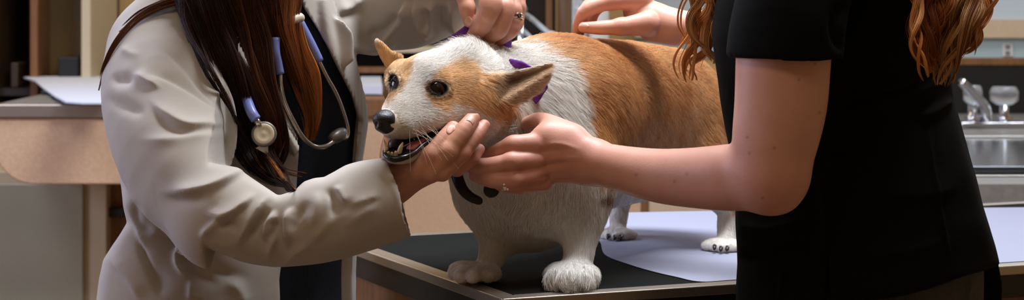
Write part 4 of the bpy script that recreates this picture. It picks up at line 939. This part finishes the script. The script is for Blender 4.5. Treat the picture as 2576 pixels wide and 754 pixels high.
# ---- hair in locks
def lock_hair(name, locks, parent, mat, rad=.00022, npts=24, per=60, loose=.2):
    """locks: (guide rows (px,py,Y,half width px), count, colour, colour2, wave amp m, wave length)"""
    root = []; C = []; R_ = []
    for g, cnt, c1, c2, amp, wl in locks:
        g = np.array(g, float); sp = spline(g, npts); cx = np.array([P(*r[:3]) for r in sp]); wd = sp[:, 3]*sp[:, 2]/F
        tan = np.gradient(cx, axis=0); tan = unit(tan); side = unit(np.cross(tan, np.array([0, -1., 0]))); dep = np.cross(side, tan)
        L = np.r_[0, np.cumsum(np.linalg.norm(np.diff(cx, axis=0), axis=1))]
        ns = min(400, max(3, cnt//per)); sub = RNG.integers(0, ns, cnt); a = np.clip(RNG.normal(0, .62, 400)[sub]+RNG.normal(0, loose, cnt), -1.15, 1.15); b = RNG.normal(0, .5, 400)[sub]+RNG.normal(0, loose, cnt); ph = RNG.random(400)*6.28
        da = RNG.normal(0, .25, 400)[sub]; end = np.clip(RNG.normal(.90, .12, 400)[sub]+RNG.normal(0, .03, cnt), .5, 1.0)
        t = np.linspace(0, 1, npts)
        tt = t[None]*end[:, None]; ii = tt*(npts-1); i0 = np.clip(ii.astype(int), 0, npts-2); f = (ii-i0)[..., None]
        ctr = cx[i0]*(1-f)+cx[i0+1]*f; sd = side[i0]*(1-f)+side[i0+1]*f; dp = dep[i0]*(1-f)+dep[i0+1]*f; w = (wd[i0]*(1-f[..., 0])+wd[i0+1]*f[..., 0])
        Lp = (L[i0]*(1-f[..., 0])+L[i0+1]*f[..., 0])
        off = (a[:, None]+da[:, None]*t[None])*w; offd = b[:, None]*w*.8
        wob = amp*np.sin(2*math.pi*Lp/wl+ph[sub][:, None]+a[:, None]*.5)*np.clip(t[None]*3, 0, 1); wobd = amp*np.cos(2*math.pi*Lp/wl*1.1+ph[(sub*7) % 400][:, None]+a[:, None]*.4)*np.clip(t[None]*3, 0, 1)
        pts = ctr+sd*(off+wob)[..., None]+dp*(offd+wobd)[..., None]
        root.append(pts); k = np.clip(RNG.beta(1.5, 1.8, cnt)+.25*RNG.normal(0, 1, 400)[sub], 0, 1)[:, None]; C.append(np.array(srgb(*c1)[:3])*(1-k)+np.array(srgb(*c2)[:3])*k)
    pts = np.concatenate(root); C = np.concatenate(C); n = len(pts)
    hc = bpy.data.hair_curves.new(name); hc.add_curves([npts]*n); hc.points.foreach_set('position', pts.astype(np.float32).ravel())
    r = np.full((n, 1), rad)*RNG.uniform(.8, 1.3, (n, 1))*(1-.7*np.linspace(0, 1, npts)[None]**3)
    at = hc.attributes.get('radius') or hc.attributes.new('radius', 'FLOAT', 'POINT'); at.data.foreach_set('value', r.astype(np.float32).ravel())
    at = hc.attributes.new('tint', 'FLOAT_COLOR', 'CURVE'); at.data.foreach_set('color', np.c_[C, np.ones(n)].astype(np.float32).ravel())
    o = bpy.data.objects.new(name, hc); COL.objects.link(o); hc.materials.append(mat); o.parent = parent; o.matrix_parent_inverse = parent.matrix_world.inverted(); return o
M['hair'] = tint_mat('hair', .45, .22)
def on_vet(x, y, lift):
    Y = min([t for t in (sdf_depth(K, x, y, 2.08, 2.85), sdf_depth(T, x, y, 2.16, 2.85)) if t is not None] or [2.42]); return Y-lift
def drape(rows, lift=.014, smooth=True):
    """rows (px, py, half width): lay a lock over the clothes"""
    r = np.array(rows, float); top = [(*q[:2], 0, q[2]) for q in r]; Y = np.array([on_vet(q[0], max(q[1], -60), lift) for q in r])
    for _ in range(2): Y = np.minimum(Y, np.convolve(np.pad(Y, 1, 'edge'), [.25, .5, .25], 'valid'))
    return [(q[0], q[1], y_, q[2]) for q, y_ in zip(r, Y)]
DK, DK2, BR, AU, AU2 = (24, 13, 10), (62, 32, 20), (98, 54, 30), (150, 86, 42), (190, 120, 64)
crown = [(690, -480, 2.42, 60), (600, -430, 2.40, 60)]
L_ = []
for rows, cnt, c1, c2 in [
    ([(470, -60, 30), (490, 0, 38), (520, 80, 42), (565, 190, 42), (605, 300, 40), (640, 390, 32), (690, 440, 18), (738, 480, 6)], 1100, DK, DK2),
    ([(520, -60, 45), (545, 20, 48), (580, 120, 48), (620, 220, 42), (650, 310, 34), (672, 380, 24), (700, 430, 10)], 1200, DK, DK2),
    ([(590, -60, 45), (605, 30, 45), (630, 110, 40), (655, 190, 30), (690, 290, 22), (705, 370, 14), (690, 420, 8)], 800, DK, BR),
    ([(650, -60, 40), (662, 20, 40), (680, 90, 30), (705, 160, 22), (745, 240, 18)], 600, DK, BR),
    ([(720, -60, 42), (715, 10, 40), (715, 70, 30), (735, 140, 26), (765, 220, 26), (785, 290, 18), (782, 352, 8)], 900, BR, AU),
    ([(740, 60, 18), (748, 130, 22), (770, 200, 26), (788, 280, 16), (778, 354, 6)], 500, AU, AU2),
    ([(620, 300, 14), (650, 380, 14), (690, 430, 10), (742, 480, 4)], 260, BR, AU2),
    ([(700, 280, 8), (705, 350, 10), (690, 400, 6), (720, 430, 4), (772, 440, 2)], 60, BR, AU),
    ([(450, -30, 22), (462, 40, 18), (490, 110, 15), (530, 190, 12), (580, 280, 10), (620, 360, 5)], 260, DK, DK2)]:
    L_.append((drape(rows), cnt, c1, c2, .0022, .16))
for rows, cnt in [([(470, 0, 14), (400, 22, 12), (345, 55, 10), (295, 110, 8), (262, 170, 5), (247, 225, 3)], 170), ([(470, -20, 12), (410, 8, 10), (350, 38, 9), (300, 80, 4)], 90)]:
    L_.append((drape(rows, .008), cnt, BR, (110, 70, 52), .001, .2))
for ang in np.linspace(0, 1, 9):                                # from the crown down to the shoulders, above the frame
    x = 480+ang*260; L_.append(([(700, -540, 2.42, 40), (620+ang*130, -470, 2.34-.02*ang, 40), (570+ang*190, -300, 2.33, 46), (x, -60, on_vet(x, -40, .02), 40)], 420, DK, DK2, .002, .2))
    L_.append(([(700, -540, 2.46, 40), (600+ang*150, -470, 2.54, 40), (550+ang*170, -300, 2.58, 46), (540+ang*160, -60, 2.63, 40)], 260, DK, DK2, .002, .2))
lock_hair('hair', L_, vet, M['hair'], rad=.00026)

# ------------------------------------------------------------ stethoscope round the neck
st = tag(empty('stethoscope', P(720, 330, 2.36)), 'blue tubed stethoscope with steel chest piece hung round the neck of the person in white', 'stethoscope')
M['blue_tube'] = pbr('periwinkle blue tubing', srgb(118, 128, 190), .35)
M['st_steel'] = pbr('stethoscope steel', srgb(206, 196, 184), .22, .9)
M['st_grey'] = pbr('grey stethoscope fitting', srgb(120, 112, 104), .4, .4)
M['cream_plastic'] = pbr('cream diaphragm', srgb(210, 196, 168), .4)
def sp(rows, lift=.012, n=30):
    Y = np.array([on_vet(x, max(y, -50), lift) for x, y in rows]); Y = np.minimum(Y, np.convolve(np.pad(Y, 1, 'edge'), [.25, .5, .25], 'valid'))
    return spline([P(x, y, yy) for (x, y), yy in zip(rows, Y)], n)
LIFT = .026
MB().tube(sp([(705, 182), (706, 215), (716, 258), (738, 305), (762, 345), (790, 368), (818, 368), (838, 356), (850, 345)], LIFT), .0030, 12).build('binaural_tube', M['st_steel'], st)
MB().tube(sp([(800, 150), (820, 190), (845, 235), (864, 285), (874, 325), (870, 345), (852, 344)], LIFT-.008), .0030, 12).build('binaural_tube', M['st_steel'], st)
MB().tube(sp([(694, 95), (694, 130), (700, 160), (705, 186)], LIFT, 14), .0052, 14).build('earpiece_tube', M['blue_tube'], st)
MB().tube(sp([(752, 55), (768, 85), (786, 120), (802, 154)], LIFT-.008, 14), .0062, 14).build('earpiece_tube', M['blue_tube'], st)
j = sp([(832, 352), (850, 341), (866, 330)], LIFT, 5); MB().tube([j[0], j[1], j[2], j[3], j[4]], [.0055, .0078, .0082, .0078, .005], 16).build('joint', M['st_grey'], st)
MB().tube(sp([(700, 64), (725, 55), (748, 46), (762, 44)], LIFT-.004, 10), [.004, .006, .006, .006, .006, .006, .006, .006, .006, .004], 14).build('spring', M['cream_plastic'], st)
MB().tube(spline([P(x, y, on_vet(x, y, .007)-q) for x, y, q in [(611, 222, .000), (617, 240, .016), (632, 280, .044), (644, 300, .05)]], 20), .0062, 14).build('blue_tube', M['blue_tube'], st)
c = P(664, 337, on_vet(664, 337, .055)); ax = np.array([.12, -1., .18]); ax /= np.linalg.norm(ax)
MB().lathe(c-ax*.004, ax, [(.008, -.006), (.0135, -.004), (.0150, 0), (.0152, .004), (.0140, .0055), (.0125, .0058)], 36).build('chest_piece', M['st_grey'], st)
MB().lathe(c, ax, [(.0122, 0), (.0122, .0021), (.0115, .0026), (.0075, .0026), (.0068, .0022), (.003, .0024), (0, .003)], 36).build('diaphragm', M['cream_plastic'], st)
MB().tube([P(640, 296, c[1]+.001), P(648, 308, c[1]+.001), P(655, 318, c[1]+.002)], .0042, 12).build('stem', M['st_steel'], st)
q_ = P(664, 372, c[1]+.006); MB().lathe(q_, ax, [(.009, -.003), (.010, 0), (.009, .002)], 3).build('tag', M['cream_plastic'], st)
# ------------------------------------------------------------ person in black scrubs
tech = tag(empty('person', (.36, 2.15, 0)), 'person in black scrubs with auburn hair steadying the dog by neck and back', 'person')
U = SDF((.15, 1.92, .55), (.66, 2.48, 1.62), .0034)
U.chain([(2190, 1000, 2.28, 365), (2186, 640, 2.28, 348), (2108, 330, 2.30, 318), (2095, 120, 2.30, 322), (2105, -80, 2.30, 275)], .05, flat=((.35, -.94, 0), .74))
U.chain([(2110, -80, 2.25, 200), (2060, -260, 2.22, 110)], .06)
U.chain([(2060, -210, 2.16, 130), (2010, -60, 2.125, 142), (1985, 60, 2.105, 144), (1974, 200, 2.10, 146)], .03)           # near sleeve
U.chain([(2150, -220, 2.34, 120), (2080, -80, 2.40, 125), (2000, 20, 2.44, 110)], .03)                                       # far sleeve
U.mask([(1500, 156), (1820, 144), (1850, 140), (1900, 146), (1980, 151), (2060, 153), (2108, 150), (2150, 158), (2160, 500), (1500, 500)], .002, '-', hi=(.66, 2.168, 1.62))
U.mask([(1790, -600), (1786, 90), (1806, 200), (1822, 320), (1842, 420), (1848, 520), (1836, 640), (1832, 1200), (2700, 1200), (2560, 760), (2526, 662), (2500, 590), (2472, 500), (2444, 410), (2422, 330), (2410, 250), (2388, 150), (2380, -600)], .012, '&')
U.mask([(2530, 640), (2527, 664), (2470, 685), (2400, 706), (2340, 726), (2280, 742), (2200, 752), (2105, 770), (2090, 760), (2082, 640), (2076, 760), (1950, 790), (1800, 795), (1800, 1300), (2700, 1300)], .004, '-', hi=(.66, 2.30, 1.0))
U.chain([(1983, 60, 2.105, 128), (1974, 230, 2.10, 132)], .002, '-')                                                         # the hollow of the sleeve
v, q = U.mesh(2); n = normals(v, q); v = v+n*((noise3(v, 10)*.003+noise3(v+4, 23)*.0016))[:, None]; n = normals(v, q); f_ = facing(v, n)
for L, w_, h, sd in [
    ([(2082, 640), (2078, 520), (2060, 430)], 7, .006, 1), ([(2330, 290), (2345, 420), (2370, 560), (2395, 680)], 5, .0035, 0), ([(2095, 250), (2200, 225), (2320, 200)], 10, .007, 1), ([(2080, 290), (2180, 262), (2280, 240), (2380, 190)], 12, .006, -1),
    ([(2060, 400), (2120, 380), (2200, 385)], 12, -.006, 0), ([(2300, 300), (2350, 285), (2400, 250)], 10, .006, 1), ([(1850, 560), (1940, 575), (2050, 540)], 14, .005, 0), ([(1845, 650), (1930, 640), (2070, 600)], 14, -.005, 0),
    ([(1970, 670), (1966, 720), (1960, 770)], 6, .004, 0), ([(2120, 620), (2250, 640), (2400, 600)], 18, .004, 0), ([(2200, 480), (2300, 500), (2420, 470)], 18, .004, 1), ([(1850, 130), (1980, 138), (2104, 136)], 4, -.0012, 0), ([(2120, 140), (2100, 60), (2130, -20)], 12, -.008, 0), ([(2112, 150), (2160, 60), (2200, -10)], 12, .005, 1)]:
    fold(v, n, f_, L, w_, h, side=sd)
v = relax(v, q, 1); link_mesh('scrub_top', np_mesh('scrub_top', v, q), M['scrub'], tech)

h2 = SDF((-.085, 2.0, .97), (.40, 2.34, 1.26), .0016)
FL2 = dict(flat=((0, 1, 0), .82))
h2.chain([(2010, -40, 2.12, 124), (1975, 80, 2.105, 121), (1970, 160, 2.10, 119), (1964, 260, 2.10, 116), (1950, 350, 2.103, 108), (1938, 420, 2.105, 96)], .012, flat=((0, 1, 0), .9))
h2.chain([(1945, 445, 2.105, 84), (1958, 470, 2.104, 58)], .015); h2.cone(P(1952, 480, 2.10), P(1940, 470, 2.11), .020, .025, .015)
h2.chain([(1930, 440, 2.11, 86), (1840, 446, 2.135, 84), (1750, 447, 2.165, 76), (1660, 442, 2.195, 68), (1570, 425, 2.225, 58), (1490, 407, 2.252, 52)], .012, **FL2)
h2.chain([(1490, 407, 2.252, 50), (1430, 400, 2.262, 62), (1375, 398, 2.268, 66)], .012, flat=((.25, -.97, 0), .5))
h2.chain([(1440, 345, 2.268, 34), (1395, 322, 2.283, 30), (1358, 306, 2.305, 24), (1325, 312, 2.33, 18)], .012)
h2.chain([(1380, 350, 2.268, 36), (1440, 380, 2.262, 40)], .015)
F2 = [[(1350, 366, 2.262, 33), (1292, 367, 2.258, 25), (1250, 384, 2.268, 21.5), (1215, 398, 2.287, 17)],
      [(1352, 404, 2.258, 30), (1288, 408, 2.246, 24), (1228, 418, 2.249, 22), (1174, 414, 2.263, 16.5)],
      [(1356, 438, 2.258, 28), (1292, 453, 2.245, 23), (1238, 452, 2.247, 21), (1194, 441, 2.263, 15)],
      [(1368, 460, 2.262, 22), (1308, 467, 2.252, 18.5), (1272, 470, 2.258, 15.5), (1245, 462, 2.275, 12)]]
for f in F2:
    h2.chain(f, .0022); h2.ell((f[1][0], f[1][1], f[1][2]-.001), (f[1][3]*.00049,)*3, k=.004)
v2, q2 = h2.mesh(2); n2 = normals(v2, q2); g2 = facing(v2, n2)
for L, w_, h in [([(1340, 384), (1390, 378), (1430, 380)], 7, -.0016), ([(1345, 423), (1400, 412), (1440, 408)], 7, -.0014), ([(1345, 450), (1400, 440)], 6, -.0012), ([(1350, 366), (1410, 362), (1470, 380)], 6, .0010), ([(1350, 403), (1420, 398), (1470, 400)], 6, .0010)]: fold(v2, n2, g2, L, w_, h, taper=.4)
h4 = SDF((.05, 2.30, 1.10), (.42, 2.72, 1.34), .0016)
h4.chain([(2080, -60, 2.41, 84), (1990, 20, 2.46, 76), (1860, 62, 2.52, 58), (1760, 70, 2.56, 43), (1700, 68, 2.578, 38)], .012)
h4.chain([(1700, 66, 2.578, 38), (1650, 52, 2.59, 46), (1605, 30, 2.60, 38)], .012); h4.chain([(1700, 80, 2.585, 28), (1640, 72, 2.592, 30)], .012)
F4 = [[(1612, 0, 2.592, 31), (1540, 4, 2.583, 21), (1478, 24, 2.578, 19.5), (1458, 58, 2.583, 16), (1450, 82, 2.592, 12)],
      [(1612, -4, 2.612, 28), (1540, -6, 2.605, 21), (1482, 16, 2.600, 19), (1464, 56, 2.603, 15), (1458, 84, 2.606, 12)],
      [(1614, -2, 2.635, 26), (1548, -4, 2.632, 20), (1498, 22, 2.628, 18), (1484, 60, 2.628, 14)],
      [(1630, 60, 2.572, 32), (1562, 67, 2.566, 21), (1508, 70, 2.565, 17.5), (1468, 69, 2.568, 13.5)]]
for f in F4: h4.chain(f, .0025); h4.ell((f[1][0], f[1][1], f[1][2]), (f[1][3]*.00056,)*3, k=.004)
v4, q4 = h4.mesh(2)
bd = SDF((.15, 1.95, .80), (.66, 2.5, 1.86), .006)
bd.chain([(2180, 700, 2.29, 190), (2120, 300, 2.31, 190), (2105, 60, 2.30, 180), (2075, -180, 2.22, 100), (2040, -300, 2.19, 100)], .05, flat=((.35, -.94, 0), .7))
bd.ell((1985, -470, 2.17), (.090, .110, .075), k=.02); bd.ell((1920, -400, 2.17), (.05, .06, .045), k=.03); bd.ell((1870, -450, 2.17), (.014, .02, .010), k=.008)
v, q = bd.mesh(2)
Vb, Qb = join([(v2, q2), (v4, q4), (v, q)])
spots = [(P(*f[-1][:3]), .012, .5) for f in F2+F4]+[(P(*f[1][:3]), .014, .4) for f in F2+F4]+[(P(1940, 500, 2.07), .03, .35), (P(1400, 400, 2.25), .05, .25)]
me = np_mesh('body', Vb, Qb)
paint(me, 'tint', skin_tint(Vb, (220, 168, 148), (180, 102, 80), spots, [(1728, 438), (1697, 456), (1885, 385), (1918, 498), (2050, 160), (2062, 283), (1948, 372), (1880, 345), (2010, 200), (1600, 440)]))
link_mesh('body', me, M['skin'], tech)
nail(h4, (1470, 66, 2.568), (13, 8), tech, roll=0)
rg = MB(); Yr = 2.2455; a = P(1264, 446, Yr); b = P(1276, 474, Yr); c = P(1266, 456, 2.2465); ax = unit(P(1292, 453, 2.245)-P(1238, 452, 2.247)+np.array([0, 0, .006]))
ring(rg, c, ax, .0102, .0022, .0012).build('ring', M['gold'], tech)
for dx, dy, r in ((1270, 472, .0021), (1264, 477, .0015), (1277, 476, .0015), (1268, 464, .0013)):
    Y = (sdf_depth(h2, dx, dy, 2.2, 2.3) or 2.236)-.0014; MB().sphere(P(dx, dy, Y), r, 6).build('ring_stone', M['stone'], tech)
# trousers and shoes
tr = SDF((.10, 1.95, .02), (.66, 2.5, 1.02), .006)
tr.chain([(2215, 700, 2.285, 275), (2215, 900, 2.285, 270)], .04, flat=((.35, -.94, 0), .72))
for x, y in ((.36, 2.23), (.42, 2.32)): tr.cone((x+.02, y, .84), (x, y, .45), .09, .075, .03).cone((x, y, .45), (x+.02, y, .09), .072, .06, .03)
v, q = tr.mesh(2); n = normals(v, q); f_ = facing(v, n); fold(v, n, f_, [(2440, 700), (2432, 760), (2425, 900)], 5, .004, taper=.05); link_mesh('trousers', np_mesh('trousers', v, q), M['jeans'], tech)
for hx, hy in ((.37, 2.23), (.43, 2.32)):
    s = SDF((hx-.25, hy-.12, -.01), (hx+.12, hy+.12, .14), .006); s.cone((hx+.02, hy, .045), (hx-.14, hy, .035), .045, .042, .02).cone((hx+.02, hy, .05), (hx+.02, hy, .09), .042, .045, .02)
    s.f = np.maximum(s.f, -(s.ax[2][None, None, :]-.001)); v, q = s.mesh(2); link_mesh('shoe', np_mesh('shoe', v, q), M['shoe'], tech)
# long wavy hair: one bunch hangs over her back, the other falls forward over the dog
RD, RD2, RD3 = (120, 62, 26), (188, 112, 52), (236, 182, 118)
TL = []
for rows, cnt, c1, c2, amp, wl in [
    ([(2330, -120, 2.16, 60), (2330, 0, 2.14, 60), (2320, 80, 2.13, 46), (2330, 140, 2.125, 26), (2345, 180, 2.125, 10)], 520, RD, RD2, .0065, .085),
    ([(2380, -120, 2.18, 60), (2390, 0, 2.16, 60), (2390, 80, 2.145, 46), (2375, 150, 2.14, 26), (2362, 215, 2.135, 8)], 620, RD, RD3, .0065, .09),
    ([(2430, -120, 2.20, 50), (2436, -10, 2.19, 46), (2432, 60, 2.185, 38), (2420, 110, 2.18, 24), (2400, 150, 2.175, 10)], 480, RD2, RD3, .0075, .08),
    ([(2450, -100, 2.22, 24), (2468, -20, 2.21, 20), (2478, 30, 2.20, 8), (2462, 70, 2.20, 4)], 50, RD2, RD3, .004, .10),
    ([(2300, -60, 2.12, 20), (2300, 60, 2.10, 18), (2296, 120, 2.095, 12), (2315, 170, 2.09, 8), (2335, 195, 2.09, 3)], 150, RD2, RD3, .006, .09),
    # forward bunch
    ([(1810, -140, 2.30, 40), (1800, -10, 2.32, 38), (1790, 50, 2.33, 32), (1760, 110, 2.34, 26), (1735, 160, 2.345, 14), (1740, 200, 2.35, 4)], 380, RD2, RD3, .0065, .095),
    ([(1800, -120, 2.30, 44), (1778, 0, 2.32, 46), (1765, 60, 2.33, 40), (1780, 120, 2.34, 28), (1800, 160, 2.345, 10)], 320, (140, 98, 62), RD3, .0070, .085),
    ([(1830, -100, 2.30, 28), (1826, 0, 2.31, 24), (1815, 60, 2.315, 20), (1830, 105, 2.32, 12), (1808, 150, 2.32, 5)], 170, RD2, RD3, .0070, .075),
    ([(1760, -60, 2.30, 12), (1716, 10, 2.32, 8), (1708, 60, 2.33, 7), (1722, 92, 2.34, 4)], 80, RD2, RD3, .0012, .3),
    ([(1740, 70, 2.345, 14), (1706, 120, 2.355, 9), (1696, 160, 2.36, 7), (1712, 196, 2.365, 3)], 80, RD2, RD3, .003, .12)]:
    TL.append((rows, cnt, c1, c2, amp, wl))
for k in np.linspace(0, 1, 7):
    TL.append(([(1985, -640, 2.17, 40), (2120+40*k, -540, 2.15+.05*k, 40), (2230+50*k, -350, 2.15+.04*k, 46), (2310+120*k, -110, 2.14+.06*k, 46)], 240, RD, RD2, .004, .12))
    TL.append(([(1975, -640, 2.20, 40), (1950-20*k, -540, 2.27+.02*k, 40), (1880-30*k, -330, 2.29, 40), (1830-40*k, -110, 2.30, 30)], 160, RD, RD2, .004, .12))
TL = [(r, int(c*1.9), a, b, m, w) for r, c, a, b, m, w in TL]
lock_hair('hair', TL, tech, M['hair'], rad=.00026, npts=32, per=75, loose=.11)
# ------------------------------------------------------------ the dog's purple collar band and the black strap under its throat
M['purple'] = pbr('purple felt', srgb(110, 52, 150), .9, bump=(260, .9), noise=(160, .3), spec=.15, Sheen_Weight=.2)
def on_dog(x, y, lift, y0=2.12): return (sdf_depth(d, x, y, y0) or 2.42)-lift
s = SDF((-.10, 2.24, 1.10), (.06, 2.56, 1.235), .0014)
s.sheet([(1246, 182), (1260, 160), (1284, 146), (1312, 154), (1345, 170), (1374, 204), (1377, 218), (1362, 245), (1343, 268), (1322, 252), (1296, 215), (1270, 194)], lambda px, py: 2.372-.018*(px-1260)/110-.010*np.exp(-((px-1295)/40)**2-((py-160)/30)**2), .009, .002, round_=.002)
s.sheet([(1112, 114), (1124, 96), (1165, 70), (1185, 58), (1240, 62), (1290, 86), (1287, 118), (1262, 142), (1240, 147), (1215, 130), (1180, 122)], lambda px, py: 2.398+.02*((px-1200)/90)**2-.012*np.clip((py-70)/70, 0, 1), .007, .002, round_=.002)
v, q = s.mesh(2); n = normals(v, q); v = wrinkle(v, n, 70, .0012); cb = link_mesh('collar', np_mesh('collar', v, q), M['purple'], dog)
M['strap'] = pbr('black leather strap', srgb(17, 16, 16), .4, bump=(300, .1))
s = SDF((-.09, 2.16, 1.0), (.0, 2.40, 1.09), .001)
sr = [(1146, 420, 2.30), (1152, 450, 2.285), (1164, 476, 2.278), (1182, 494, 2.275), (1205, 505, 2.273)]; rr = np.linspace(.0072, .0046, 20)
for i, (a, b) in enumerate(zip(spline(sr, 20)[:-1], spline(sr, 20)[1:])): s.cone(P(*a), P(*b), rr[i], rr[i+1] if i < 18 else rr[i], .0006, flat=((.1, -1, .1), .35))
v, q = s.mesh(2); link_mesh('strap', np_mesh('strap', v, q), M['strap'], dog)
c = P(1236, 477, 2.268); MB().lathe(c, (.05, -1, .1), [(.0075, -.002), (.0092, -.001), (.0092, .001), (.0080, .0022), (.005, .0022)], 32).build('tag', M['strap'], dog)
bpy.context.view_layer.update()
